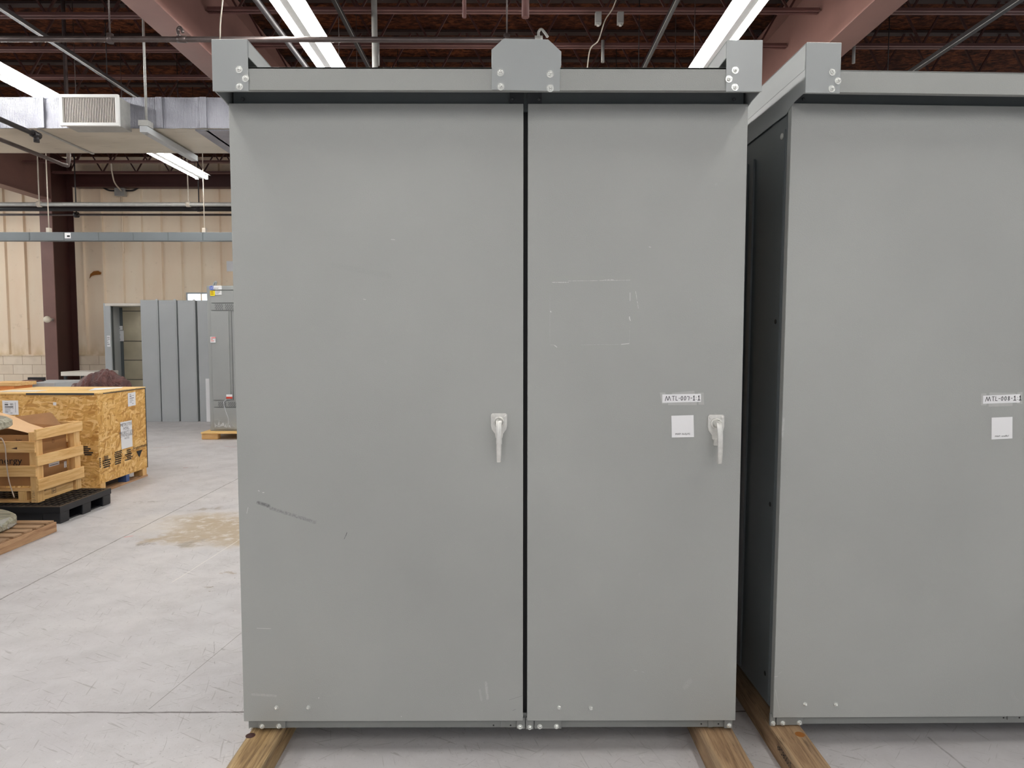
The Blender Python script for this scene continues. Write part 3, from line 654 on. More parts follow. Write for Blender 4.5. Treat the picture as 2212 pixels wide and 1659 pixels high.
# ------------------------------------------------------------------ overhead services
def rod(mb, x, y, z0, z1, r=.006): mb.tube([(x, y, z0), (x, y, z1)], r, 6)
py = 5.5
pz = P(700, 85.5, py).z
pr = thing('sprinkler_pipe', (-2, py, pz), 'brown sprinkler pipe running across above the middle cabinet', 'pipe')
xe = P(1172, 86, py).x
MB().tube([(-7, py, pz), (xe, py, pz)], .021, 14).build('pipe', M['pipe'], pr)
for px in (238, 1095):
    x = P(px, 86, py).x; MB().tube([(x, py, pz-.028), (x, py, pz+.04)], .026, 12).tube([(x, py, pz+.03), (x, py, 4.75)], .006, 6).build('hanger', M['pipe'], pr)
x = P(393, 86, py).x; MB().tube([(x-.035, py, pz), (x+.035, py, pz)], .026, 12).tube(curve_pts([(x-.02, py, pz+.02), (x-.03, py, pz+.07), (x-.01, py, pz+.09), (x+.01, py, pz+.05)], 4), .012, 8).build('clamp', M['pipe'], pr)
MB().tube([(xe-.06, py, pz), (xe, py, pz)], .03, 12).tube(curve_pts([(xe-.03, py, pz+.02), (xe-.03, py, pz+.06), (xe-.01, py, pz+.08), (xe+.02, py, pz+.05), (xe+.04, py, pz+.02)], 4), .010, 8).build('end_fitting', M['galv'], pr)
tag(MB().tube(curve_pts([P(484, -40, 5.2), P(480, 10, 5.25), P(476, 50, 5.35), P(475.5, 84, 5.45)], 6), .005, 6).build('hanging_cable', M['cable']), 'pale cable dropping beside the left roof beam onto the brown pipe', 'cable')
# pipes running away from the camera
def deep(px1, py1, px2, py2, z, r, mat, name, label, y1=None, y0=None, n=10):
    a = F(px1, py1, z); b = F(px2, py2, z); X = (a.x+b.x)/2
    return tag(MB().tube([(X, a.y-1.2 if y0 is None else y0, z), (X, b.y if y1 is None else y1, z)], r, n).build(name, mat), label, 'pipe')
deep(554, 0, 662, 145, 4.1, .026, M['pipe_d'], 'conduit_pipe', 'dark pipe receding just left of the strip light over the left door', 9.5)
def strut(px1, py1, z, label, y1, wd=.035, mi='pipe_d'):
    a = F(px1, py1, z); b = MB().box(a.x-wd/2, a.x+wd/2, a.y-1.3, y1, z-.02, z+.02)
    r = thing('strut_channel', (a.x, y1, z), label, 'strut channel', 'dark strut channels receding under the roof')
    b.build('channel', M[mi], r)
    s_ = -1 if a.x < 0 else 1
    MB().box(*sorted((a.x-s_*wd/2-.001, a.x-s_*wd/2+.0015)), a.y-1.3, y1, z-.0225, z-.017).build('edge_highlight', M['galv'], r)  # thin pale strip stands in for the highlight along the channel edge
    for yy in (7.6, 9.2): MB().tube([(a.x, yy, z+.02), (a.x, yy, 5.28)], .005, 6).build('hanger_rod', M['pipe_d'], r)
strut(722, 0, 4.3, 'thin dark strut channel receding right of the strip light over the left door', 10)
strut(1462, 0, 4.3, 'thin dark strut channel receding left of the right-hand strip light', 10)
strut(2200, 0, 4.2, 'dark strut channel crossing the top right corner', 10, .05)
strut(22, 30, 4.3, 'dark strut channel receding above the foil duct', 9.5, .04)
# vertical conduit behind the cabinet
q = P(813, 60, 6.2); tag(MB().tube([(q.x, 6.2, 0), (q.x-.02, 6.2, 5.25)], .025, 12).build('conduit_riser', M['galv']), 'pale vertical conduit rising behind the middle cabinet', 'pipe')
# short ceiling bits
for px, lb in ((1292, 'left of the two small pale ceiling boxes under the middle bay'), (1340, 'right of the two small pale ceiling boxes under the middle bay')):
    q = P(px, 40, 7.0); bx = thing('junction_box', (q.x, 7.0, q.z), lb, 'electrical box', 'pale boxes on the roof joist')
    MB().box(q.x-.03, q.x+.03, 6.97, 7.03, q.z-.055, q.z+.055).build('box', M['galv'], bx, bevel=.003)
    MB().lathe((q.x, 7.0, q.z-.055), (0, 0, -1), [(0, .016), (.018, .014)], 10).build('connector', M['cast'], bx)
tag(MB().tube(curve_pts([(P(1338, -30, 6.9).x+.03, 6.9, 5.28), P(1338, -30, 6.9), P(1325, 15, 6.95), P(1309, 40, 7.0), P(1302, 58, 7.0), P(1292, 88, 7.05), P(1275, 106, 7.05), P(1268, 150, 7.05)], 6), .006, 6).build('loose_cable', M['cable']), 'pale cable dangling beside the two small ceiling boxes', 'cable')
for px, pw, lb in ((818, 135, 'short pale stub hanging from a joist beside the vertical conduit'), (1301, 128, 'short pale stub hanging below the middle bay joist'), (1840, 130, 'short pale stub hanging under the right bay joist')):
    q = P(px, pw, 7.9); tag(MB().tube([(q.x, 7.86, q.z-.05), (q.x, 7.86, 4.80)], .018, 8).build('pipe_stub', M['galv']), lb, 'pipe stub', 'short stubs hanging under the joists')
for px, y_, lb, mt in ((1003, 6.5, 'brown hanger rod above the middle cabinet left of its centre bracket', 'maroon'), (1135, 6.6, 'thick brown hanger post above the centre bracket', 'maroon')):
    q = P(px, 38, y_); tag(MB().tube([(q.x, y_, q.z), (q.x, y_, 5.27)], .018 if px == 1003 else .035, 8).build('hanger_rod', M[mt]), lb, 'hanger rod')

# ---- duct with vent
Z0, Z1, YA, YB = 3.5, 3.785, 6.70, 7.58
dx1 = -1.6; dct = thing('air_duct', (-5, (YA+YB)/2, Z0), 'foil-wrapped rectangular air duct hanging across the left of the hall', 'air duct')
MB().box(-9.0, dx1, YA+.02, YB, Z0, Z1-.01).build('duct_body', M['duct'], dct, bevel=.004)
# wrinkled foil front
nx, nz = 150, 12; vs = []; fs = []
for i in range(nx+1):
    for k in range(nz+1):
        X = -9+(dx1+9)*i/nx; z = Z0+(Z1-Z0)*k/nz
        vs.append((X, YA+.006*sin(X*23+z*9)+(random.random()-.5)*.008, z))
for i in range(nx):
    for k in range(nz): fs.append((i*(nz+1)+k, (i+1)*(nz+1)+k, (i+1)*(nz+1)+k+1, i*(nz+1)+k+1))
MB().add(vs, fs, sm=True).build('foil_front', M['foil'], dct, smooth=True)
MB().box(-9, dx1, YA+.0, YB, Z1-.01, Z1).build('foil_top', M['foil'], dct)
a = F(430, 285, 3.5).x; MB().box(a, dx1, YA+.03, YB, Z0-.012, Z0-.0005).build('foil_underside', M['foil'], dct)
for px in (90, 345, 440):
    x = P(px, 240, YA).x; MB().box(x-.03, x+.03, YA-.018, YA-.012, Z0, Z1).build('seam_tape', M['foil'], dct, bevel=.002)
for px in (98, 455):
    x = F(px, 285, 3.5).x; MB().box(x-.015, x+.015, YA+.02, YB, Z0-.012, Z0).build('duct_flange', M['galv'], dct, bevel=.002)
# grille
ya = YA-.21; a = P(128, 203, ya); b = P(258, 275, ya)
x0, x1, z1, z0 = a.x, b.x, P(190, 204, ya).z, P(190, 272, ya).z
gr = MB().box(x0+.02, x1-.01, ya+.02, YA+.02, z0+.01, z1-.01).build('grille_box', M['galv'], dct)
fr = MB(); t = .028
fr.box(x0, x1, ya-.01, ya+.02, z1-t, z1).box(x0, x1, ya-.01, ya+.02, z0, z0+t).box(x0, x0+t, ya-.01, ya+.02, z0+t, z1-t).box(x1-t, x1, ya-.01, ya+.02, z0+t, z1-t)
fr.build('grille_frame', M['white'], gr, bevel=.002)
MB().box(x0+t, x1-t, ya+.015, ya+.022, z0+t, z1-t).build('grille_back', M['black'], gr)
lv = MB(); n = 32
for i in range(n):
    x = x0+t+(x1-x0-2*t)*(i+.5)/n; lv.box(x-.0030, x+.0030, ya+.004, ya+.008, z0+t, z1-t)
lv.build('louvre_blades', M['board_w'], gr)
# trapeze strut under the duct
a = F(322, 283, 3.47); th = thing('duct_hanger', (a.x, YA, 3.45), 'gray strut hanger holding up the foil duct', 'duct hanger')
MB().box(a.x-.035, a.x+.035, YA-.12, YB+.05, 3.43, 3.487).build('strut', M['gray_far'], th, bevel=.002)
q = P(303, 200, YA-.06); MB().tube([(a.x-.0, YA-.06, 3.42), (a.x, YA-.06, 5.25)], .012, 8).build('threaded_rod', M['galv'], th)
MB().box(a.x-.045, a.x+.045, YA-.125, YA-.02, 3.487, 3.54).build('strut_bracket', M['galv'], th, bevel=.002)

# conduits at the left edge
q1 = F(75, 290, 3.2); 
tag(MB().tube([(q1.x, 3.5, 3.2), (q1.x, q1.y, 3.2)], .02, 10).tube([(q1.x, q1.y-.03, 3.2), (q1.x, q1.y+.05, 3.2)], .03, 10).tube([(q1.x, q1.y+.02, 3.2), (q1.x, q1.y+.02, 3.14)], .022, 10).tube([(q1.x, 4.6, 3.2), (q1.x, 4.6, 5.28)], .006, 6).build('sprinkler_branch', M['pipe_d']), 'dark pipe with capped elbow ending in front of the foil duct', 'pipe')
zc = 3.38
tag(MB().tube(curve_pts([(-4.77, 3.6, zc), (-4.77, 5.5, zc), (-4.77, 7.3, zc), (-4.77, 7.58, zc), (-4.77, 7.66, zc+.06), (-4.77, 7.67, zc+.5), (-4.77, 7.67, 5.28)], 5), .02, 10).build('curved_conduit', M['pipe']), 'gray conduit passing under the duct and bending up behind it', 'pipe')

# far pipes along the back
def across(py_, Y, r, mat, name, label, x0=-12, x1=-2.5):
    z = P(300, py_, Y).z; return z, tag(MB().tube([(x0, Y, z), (x1, Y, z)], r, 12).build(name, mat), label, 'pipe', 'pipes crossing before the back wall')
z_a, _ = across(441.5, 11.6, .033, M['galv'], 'wall_pipe', 'upper bright pipe crossing before the back wall')
z_b, _ = across(451, 11.9, .042, M['pipe_d'], 'wall_pipe', 'thick black pipe crossing directly below the bright one')
z_c, _ = across(464, 12.2, .018, M['pipe'], 'wall_pipe', 'thin lowest pipe crossing before the back wall')
for px, Y, py_, lb in ((85, 11.6, 441, 'hanger rod on the bright wall pipe, leftmost'), (165, 12.2, 464, 'hanger rod on the thin wall pipe right of the column'), (407, 11.6, 441, 'hanger rod on the bright wall pipe near the middle cabinet'), (430, 11.9, 451, 'black hanger rod with clamp on the thick wall pipe')):
    q = P(px, py_, Y); mb = MB().tube([(q.x, Y, q.z), (q.x, Y, 4.76)], .01, 6).tube([(q.x-.03, Y, q.z), (q.x+.03, Y, q.z)], .05, 10)
    tag(mb.build('pipe_hanger', M['pipe_d'] if px in (430, 165) else M['cable']), lb, 'pipe hanger', 'hangers of the wall pipes')
# busway
Yb = 10.5; zb1 = P(300, 501.5, Yb).z; zb0 = P(300, 520, Yb).z
bw = thing('busway', (-6, Yb, zb0), 'long gray busway running across in front of the cream wall', 'busway')
MB().box(-12, -2.2, Yb, Yb+.12, zb0, zb1).build('busway_housing', M['bus'], bw, bevel=.004)
jt = MB()
for i in range(9):
    x = P(213+i*75-3*75, 510, Yb).x; jt.box(x-.006, x+.006, Yb-.004, Yb, zb0+.004, zb1-.004)
jt.build('joint_seams', M['gray_shaded'], bw)
a = P(140, 503, Yb); b = P(153, 515, Yb); MB().box(a.x, b.x, Yb-.006, Yb, b.z, a.z).box(a.x+.035, b.x-.01, Yb-.008, Yb-.006, b.z+.02, b.z+.045, 1).build('rating_label', [M['paper'], M['ink']], bw)
for px in (100, 438):
    q = P(px, 495, Yb); MB().tube([(q.x, Yb+.06, zb1), (q.x, Yb+.06, 4.76)], .008, 6).box(q.x-.025, q.x+.025, Yb+.03, Yb+.09, zb1, zb1+.07).build('hanger_rod', M['cable'], bw)
# wall box with its cable
a = P(250, 407, WY-.1); b = P(272, 424, WY-.1)
jb = thing('junction_box', (a.x, WY, b.z), 'gray electrical box high on the cream back wall', 'electrical box')
MB().box(a.x, b.x, WY-.16, WY-.052, b.z, a.z).build('box', M['galv'], jb, bevel=.004)
MB().tube(curve_pts([P(240, 350, 13.1), P(242, 372, 13.35), P(248, 395, 13.8), P(262, 412, WY-.17)], 6), .014, 6).build('feed_cable', M['cable'], jb)
MB().tube(curve_pts([P(222, 405, WY-.12), P(235, 411, WY-.12), P(250, 412, WY-.12)], 5), .018, 6).tube(curve_pts([P(272, 412, WY-.12), P(288, 411, WY-.12), P(300, 405, WY-.12)], 5), .018, 6).build('side_cable', M['pipe_d'], jb)
x = (a.x+b.x)/2; MB().tube([(x, WY-.08, b.z), (x, WY-.08, 3.3)], .02, 6).build('down_conduit', M['wall'], jb)
# rust scar, globe, paper, small mark
pts = [(193, 602), (195, 592), (202, 586), (212, 585), (219, 589), (217, 593), (205, 594), (198, 596)]
tag(MB().prism([P(x, y, WY-.049) for x, y in pts], (0, .003, 0)).build('torn_patch', M['rust']), 'curved orange-brown torn patch on the cream back wall', 'stain')
q = P(102, 690, 13.6); gl = thing('white_globe', q, 'white round globe fixed to the maroon column', 'globe')
MB().lathe(q, (0, 0, 1), [(-.066*cos(i*pi/10), max(.001, .066*sin(i*pi/10))) for i in range(11)], 20).build('globe', M['ball'], gl)
MB().tube([(q.x, q.y, q.z), (q.x+.01, 13.75, q.z)], .03, 10).build('stem', M['cast'], gl)
a = P(489, 564, WY-.055); b = P(503, 586, WY-.055)
tag(MB().box(a.x, b.x, WY-.05, WY-.046, b.z, a.z).build('paper_sheet', M['paper']), 'white paper sheet on the cream wall above the far cabinet', 'paper')

# ------------------------------------------------------------------ far left group
# open enclosure with galvanised back
ye = 13.3; x0, x1 = P(228, 800, ye).x, P(330, 800, ye).x; zt_ = P(260, 655, ye).z
en = thing('open_enclosure', ((x0+x1)/2, ye+.3, 0), 'open gray steel enclosure with cream sheet panels against the back wall', 'enclosure')
MB().box(x0, x0+.03, ye, ye+.75, 0, zt_).build('side_panel', M['gray_far'], en, bevel=.003)
MB().box(x0+.03, x1, ye, ye+.75, zt_-.05, zt_).build('top_panel', M['board_w'], en, bevel=.003)
MB().box(x1, x1+.03, ye, ye+.75, 0, zt_).build('side_panel', M['gray_far'], en)
xi = P(243, 800, ye+.25).x
MB().box(x0+.03, x0+.13, ye, ye+.03, 0, zt_-.05).build('front_flange', M['gray_far'], en)
MB().box(xi+.02, xi+.06, ye+.2, ye+.24, 0, zt_-.05).build('inner_post', M['gray_shaded'], en)
bk = MB(); z = 0
yb_ = ye+.5
seams = [P(290, v, yb_).z for v in (820, 778, 737, 672, 658)]
zz = [0]+seams+[zt_-.05]
for i in range(len(zz)-1):
    if zz[i+1]-zz[i] > .03: bk.box(x0+.03, x1, yb_, yb_+.02, zz[i]+.006, zz[i+1]-.006)
bk.build('back_panels', M['sheet'], en, bevel=.004)
MB().box(x0+.03, P(265, 700, yb_-.01).x, yb_-.012, yb_-.004, 0, zt_-.06).build('inner_side_shade', M['gray_shaded'], en)  # flat dark strip paints the shade on the enclosure's inner left
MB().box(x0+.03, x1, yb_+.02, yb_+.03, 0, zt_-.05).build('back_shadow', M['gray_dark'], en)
def decal(root, px0, py0, px1, py1, Y, mats, name, lines=0, seed=1, off=.006):
    a = P(px0, py0, Y); b = P(px1, py1, Y); m = MB().box(a.x, b.x, Y-off, Y, b.z, a.z)
    rnd = random.Random(seed); H = a.z-b.z; W = b.x-a.x
    for i in range(lines):
        z = a.z-H*(.12+.8*i/lines); w_ = W*(.3+.45*rnd.random()); m.box(a.x+W*.1, a.x+W*.1+w_, Y-off-.002, Y-off, z-H*.28/lines, z, 1)
    return m.build(name, mats, root)
decal(en, 231, 725, 239, 749, ye, [M['paper'], M['inkg']], 'label_sheet', 5, 2)
decal(en, 250, 704, 265, 713, yb_-.02, [M['paper'], M['ink']], 'label_sheet', 2, 3)
decal(en, 250, 714, 268, 737, yb_-.02, [M['paper'], M['inkg']], 'label_sheet', 6, 4)
# four tall gray sections
yp = 12.85; edges = [(307, 344.5), (346.5, 384), (387, 424.5), (429, 468)]
nm = ['leftmost', 'second from the left', 'third from the left', 'rightmost']
for i, (u0, u1) in enumerate(edges):
    p0 = P(u0+.5*0, 780, yp+i*.0).x; p1 = P(u1, 780, yp).x; zt_ = P(330, 648+i*.3, yp).z
    r = thing('tall_panel_cabinet', ((p0+p1)/2, yp+.2, 0), f'tall narrow gray steel section by the back wall, {nm[i]} of four', 'cabinet', 'tall narrow gray sections by the back wall')
    sw = .0 if i == 0 else .012
    MB().prism([(p0, yp, 0), (p1-.004, yp, 0), (p1, yp, zt_), (p0+.0, yp, zt_)], (0, .5, 0)).build('shell', M['gray_far'], r, bevel=.004)
    MB().box(p0+.02, p1-.02, yp-.004, yp, .05, zt_-.05).build('front_panel', M['gray_far'], r, bevel=.002)
    MB().box(p1-.05, p1-.02, yp+.02, yp+.05, zt_, zt_+.02).build('top_lug', M['white'], r)
tag(MB().box(P(445, 860, 12.82).x, P(454, 860, 12.82).x, 12.82, 12.845, 0, P(445, 818, 12.82).z).build('white_strip', M['paper']), 'white strip leaning against the rightmost tall gray section', 'strip')
# control cabinet on its pallet
yg = 10.6
gx0 = P(455, 780, yg).x; gx1 = gx0+.95; gz1 = P(470, 617, yg).z; gz0 = P(470, 931, yg).z
gc = thing('control_cabinet', (gx0+.4, yg+.3, gz0), 'gray control cabinet with vent grilles and safety stickers on a plywood pallet', 'cabinet')
MB().box(gx0-.04, gx1, yg+.02, yg+.65, gz0, gz1).build('shell', M['gray_ctl'], gc, bevel=.004)
def rows(px0, py0, px1, py1, name, mat='gray_ctl', th=.018):
    a = P(px0, py0, yg); b = P(px1, py1, yg); return MB().box(max(a.x, gx0), gx1-.02 if px1 > 520 else b.x, yg+.02-th, yg+.02, b.z, a.z).build(name, M[mat], gc, bevel=.003)
rows(455, 619, 560, 626, 'top_rail', 'gray_ctl'); rows(455, 628, 560, 654, 'upper_cover', 'gray_ctl')
v1 = rows(455, 656, 560, 670, 'vent_strip', 'gray_ctl'); rows(455, 672, 498, 864, 'door', 'gray_ctl'); v2 = rows(461, 867, 560, 879, 'vent_strip', 'gray_ctl'); rows(461, 881, 560, 927, 'lower_cover', 'gray_ctl')
rows(498.5, 672, 504, 864, 'door_gap', 'gray_dark', .006)
for v_, ys in ((v1, (657, 669)), (v2, (868, 878))):
    off = 0 if ys[0] < 700 else 7
    for u0 in (464, 486):
        a = P(u0+off, ys[0], yg); b = P(u0+off+18, ys[1], yg); h = MB()
        for i in range(8):
            for k in range(4):
                cx = a.x+(b.x-a.x)*(i+.5)/8; cz = b.z+(a.z-b.z)*(k+.5)/4; s_ = .009 if (i+k) % 2 else -.009
                h.add([(cx-.006, yg-.001, cz-s_), (cx-.001, yg-.001, cz-s_-.004), (cx+.006, yg-.001, cz+s_), (cx+.001, yg-.001, cz+s_+.004)], [(0, 1, 2, 3)])
        h.build('vent_slots', M['gray_dark'], v_)
yl = yg-.002
# round blue emblem on a white plate beside a printed plate
e = P(457, 622, yl); em = MB().box(P(461.5, 617, yl).x, P(479, 617, yl).x, yl-.004, yl, P(460, 625.5, yl).z, P(460, 617, yl).z, 1)
em.lathe((e.x, yl, e.z), (0, -1, 0), [(0, .036), (.004, .036)], 24, 0); em.lathe((e.x, yl-.004, e.z), (0, -1, 0), [(0, .031), (.001, .031)], 24, 1); em.lathe((e.x, yl-.005, e.z), (0, -1, 0), [(0, .028), (.001, .028)], 24, 0)
em.text('GE', (e.x, yl-.0065, e.z-.012), (1, 0, 0), (0, 0, 1), .036, 1, 'CENTER')
em.text('gear', (P(463, 623, yl).x, yl-.005, P(463, 624, yl).z), (1, 0, 0), (0, 0, 1), .04, 2)
em.build('maker_emblem', [M['blue_l'], M['paper'], M['inkg']], gc, recalc=False)
decal(gc, 454, 628, 464.5, 639, yl, [M['yellow'], M['rust']], 'yellow_label', 3, 5); decal(gc, 465, 628, 479, 637, yl, [M['paper'], M['inkg']], 'paper_label', 4, 6)
decal(gc, 454.5, 727.5, 466, 740, yl, [M['paper'], M['red']], 'warning_label', 3, 7); decal(gc, 458.5, 728, 466, 731, yl-.006, [M['pink'], M['pink']], 'warning_band')
decal(gc, 489, 857, 502, 861, yl, [M['red'], M['red']], 'red_tag'); decal(gc, 489, 852, 502, 857, yl, [M['paper'], M['paper']], 'tag_header')
MB().tube(curve_pts([P(461, 617, yg+.1), P(463, 611, yg+.1), P(467, 609, yg+.1), P(465, 617, yg+.1)], 5), .014, 8).build('lifting_eye', M['gray_ctl'], gc)
wr = MB(); rnd = random.Random(3)
for i in range(16):
    a = P(461+rnd.random()*38, 917+rnd.random()*6, yg-.06-rnd.random()*.05)
    b = a+Vector((rnd.random()*.1-.05, -.02+rnd.random()*.04, .02+rnd.random()*.05)); c = a+Vector((rnd.random()*.16-.08, 0, -.03*rnd.random()))
    wr.add([a, b, c], [(0, 1, 2)])
wr2 = tag(wr.build('plastic_wrap', M['wrap'], recalc=False), 'crumpled clear plastic at the foot of the far control cabinet', 'plastic wrap')
MB().tube(curve_pts([P(490, 862, yg-.04), P(483, 870, yg-.04), P(488, 890, yg-.04), P(493, 905, yg-.04), P(492, 925, yg-.05)], 6), .008, 6).build('plastic_tail', M['wrap'], wr2)
gp = thing('plywood_pallet', (gx0+.4, yg+.2, 0), 'pale plywood pallet under the far gray control cabinet', 'pallet')
pz1 = gz0; MB().box(gx0-.12, gx1+.1, yg-.14, yg+.75, pz1-.025, pz1-.001).build('deck', M['ply'], gp, bevel=.003)
for yy in (yg-.1, yg+.55): MB().box(gx0-.13, gx0+.12, yy, yy+.12, 0, pz1-.026).build('skid_block', M['pine_x'], gp, bevel=.012)
MB().box(gx1-.15, gx1+.1, yg-.1, yg+.02, 0, pz1-.026).build('skid_block', M['pine_x'], gp, bevel=.012)

# OSB crate
cx0, cx1, cy0, cy1, cz_, ct = -5.2, -4.02, 6.75, 7.65, .095, .99
oc = thing('strand_board_crate', ((cx0+cx1)/2, 7.2, 0), 'big yellow strand-board crate with papers stuck on its sides', 'crate')
MB().box(cx0, cx1, cy0, cy0+.015, .03, ct-.012).build('front_panel', M['osb_h'], oc, bevel=.002)
MB().box(cx1-.015, cx1+.0, cy0+.0151, cy1, cz_, ct-.012).build('side_panel', M['osb'], oc, bevel=.002)
MB().box(cx0, cx0+.015, cy0+.0151, cy1, cz_, ct-.012).build('side_panel', M['osb'], oc)
MB().box(cx0+.015, cx1-.015, cy1-.015, cy1, cz_, ct-.012).build('rear_panel', M['osb'], oc)
MB().box(cx0, cx1+.006, cy0-.006, cy1, ct-.011, ct+.004).build('lid', M['ply'], oc, bevel=.002)
MB().box(cx0+.5, cx1-.02, cy0-.008, cy0-.0062, ct-.016, ct+.002).build('edge_tape', M['gray_dark'], oc)
MB().box(cx1+.0062, cx1+.009, cy0+.1, cy1-.01, ct-.014, ct-.006).box(cx1-.002, cx1+.004, cy1-.006, cy1+.003, .1, ct-.015).build('green_edge', M['gray_dark'], oc)
a = F(215, 843, ct); MB().quad(F(190, 844, ct+.006), F(262, 838, ct+.006), F(266, 836, ct+.006), F(205, 838, ct+.006)).build('lid_paper', M['paper'], oc, recalc=False)
MB().box(cx0+.15, cx0+.5, cy0+.12, cy0+.3, ct+.004, ct+.01).build('lid_stain', M['board_w'], oc)
MB().text('UAE Salvat', (cx0+.72, cy0+.42, ct+.005), (1, 0, 0), (0, 1, 0), .12, 0, 'LEFT', .7).build('lid_writing', M['timber'], oc, recalc=False)
for u_ in (cy1-.1, cy0+.018): MB().box(cx1-.1, cx1-.004, u_, u_+.085, 0.021, cz_-.001).build('corner_block', M['pine_z'], oc)
MB().box(cx1-.1, cx1+.0, cy0+.0, cy1, 0, .02).build('bottom_runner', M['pallet_wood'], oc)
MB().box(cx0+.02, cx1-.12, cy0+.03, cy1-.02, cz_-.02, cz_).build('crate_floor', M['pallet_x'], oc)
MB().box(cx0, cx0+.09, cy0+.02, cy1, 0.0, cz_-.02).build('bottom_runner', M['pallet_wood'], oc)
ym = G(277, 1040, cx1).y; MB().box(cx1-.09, cx1-.003, ym-.03, ym+.03, .02, cz_).build('blue_block', M['blue'], oc)
def SX(px, py, off=.002): p = G(px, py, cx1); return Vector((cx1+off, p.y, p.z))
def side_paper(q, name, lines, off=.003):
    m = MB(); m.quad(*[SX(*c, off) for c in q]); A, B, C, D_ = [SX(*c, off+.0015) for c in q]
    for (t, s0, s1, th) in lines:
        l0 = A+(D_-A)*t; r0 = B+(C-B)*t; l1 = A+(D_-A)*(t+th); r1 = B+(C-B)*(t+th)
        m.quad(l1+(r1-l1)*s0, l1+(r1-l1)*s1, l0+(r0-l0)*s1, l0+(r0-l0)*s0, 1)
    return m, (A, B, C, D_)
m, _ = side_paper([(275.5, 849.5), (292, 846.5), (292.5, 875), (276, 878.5)], 'p', [(.1, .2, .42, .04), (.22, .2, .45, .07), (.22, .55, .75, .03), (.38, .2, .75, .05), (.5, .2, .6, .025), (.6, .2, .7, .025), (.7, .2, .5, .025), (.82, .5, .7, .03)])
m.build('packing_slip', [M['paper'], M['inkg']], oc, recalc=False)
m, (A, B, C, D_) = side_paper([(259, 912.5), (284, 907.5), (286, 964), (262, 971)], 'p', [])
r_ = (B-A).normalized()
for tx, v, h in (('METROTEK', .17, .085), ('MTRL.', .32, .085), ('PROJECT SITE', .47, .085), ('ATTN: RECEIVING', .56, .06), ('NOTES', .66, .055)):
    mid = (A+(D_-A)*v+B+(C-B)*v)/2; m.text(tx, mid, (0, 1, 0), (0, 0, 1), h*.55, 1, 'CENTER', .95)
m.build('address_sheet', [M['paper'], M['inkg']], oc, recalc=False)
# stencilled blocks on the side panel
st = MB(); rnd = random.Random(11)
def block(px0, py0, px1, py1, n, ragged=.3):
    a = SX(px0, py0); b = SX(px1, py1); zt_ = a.z; zb_ = b.z
    for i in range(n):
        z = zt_-(zt_-zb_)*i/n; h = (zt_-zb_)/n*.62; y = a.y+rnd.random()*ragged*(b.y-a.y); ye_ = b.y-rnd.random()*ragged*(b.y-a.y)
        while y < ye_:
            w_ = .008+rnd.random()*.02; st.quad((cx1+.003, y, z-h), (cx1+.003, min(y+w_, ye_), z-h), (cx1+.003, min(y+w_, ye_), z), (cx1+.003, y, z)); y += w_+.003
block(224, 986, 234, 993.5, 4, .1); block(219, 996, 240, 1008, 4, .2); block(246, 977, 264, 987, 4, .2); block(247, 988, 264, 1001, 4, .2); block(273, 972, 283, 981, 3, .1); block(269, 982, 286, 992, 4, .3)
block(214, 990, 217.5, 1011, 5, 0)
a = SX(287, 970); st.text('Freesystems', (cx1+.003, a.y, a.z-.015), (0, .985, .02), (0, 0, 1), .055, 0, 'LEFT', 1.1)
t0, t1, t2 = SX(294, 976), SX(307, 970), SX(300.5, 988); z_ = (t0.z+t1.z)/2
st.add([(cx1+.003, t0.y, z_), (cx1+.003, t1.y, z_), (cx1+.003, t2.y, t2.z)], [(0, 1, 2)])
st.build('stencilled_print', M['ink'], oc, recalc=False)
# front slip and print
def FR(px, py): p = P(px, py, cy0); return Vector((p.x, cy0-.003, p.z))
m = MB(); m.quad(FR(5, 865), FR(39.5, 865), FR(41, 896), FR(6.5, 896))
A = FR(5, 865); B = FR(40, 896); W = B.x-A.x; H = A.z-B.z
for (u, v, w_, h_, k) in ((.16, .16, .22, .03, 2), (.16, .26, .22, .07, 1), (.16, .42, .54, .055, 1), (.5, .2, .2, .02, 2), (.5, .25, .15, .02, 2), (.5, .3, .22, .02, 2), (.16, .55, .4, .02, 2), (.6, .55, .12, .02, 2), (.16, .64, .34, .02, 2), (.16, .72, .36, .02, 2), (.16, .8, .2, .03, 2), (.5, .86, .14, .03, 2), (.84, .14, .012, .7, 2)):
    m.box(A.x+W*u, A.x+W*(u+w_), cy0-.005, cy0-.0035, A.z-H*(v+h_), A.z-H*v, k)
m.build('packing_slip', [M['paper'], M['ink'], M['inkg']], oc, recalc=False)
st = MB()
for i, (u0, u1) in enumerate(((179, 190), (180, 196), (181, 192), (179, 201), (183, 198))):
    a = FR(u0, 964+i*4.2); b = FR(u1, 964+i*4.2+2.6); st.box(a.x, b.x, cy0-.003, cy0-.001, b.z, a.z)
st.build('stencilled_print', M['ink'], oc)
a = FR(115, 869); MB().box(a.x, a.x+.03, cy0-.003, cy0-.001, a.z-.03, a.z).build('torn_paper', M['paper'], oc)

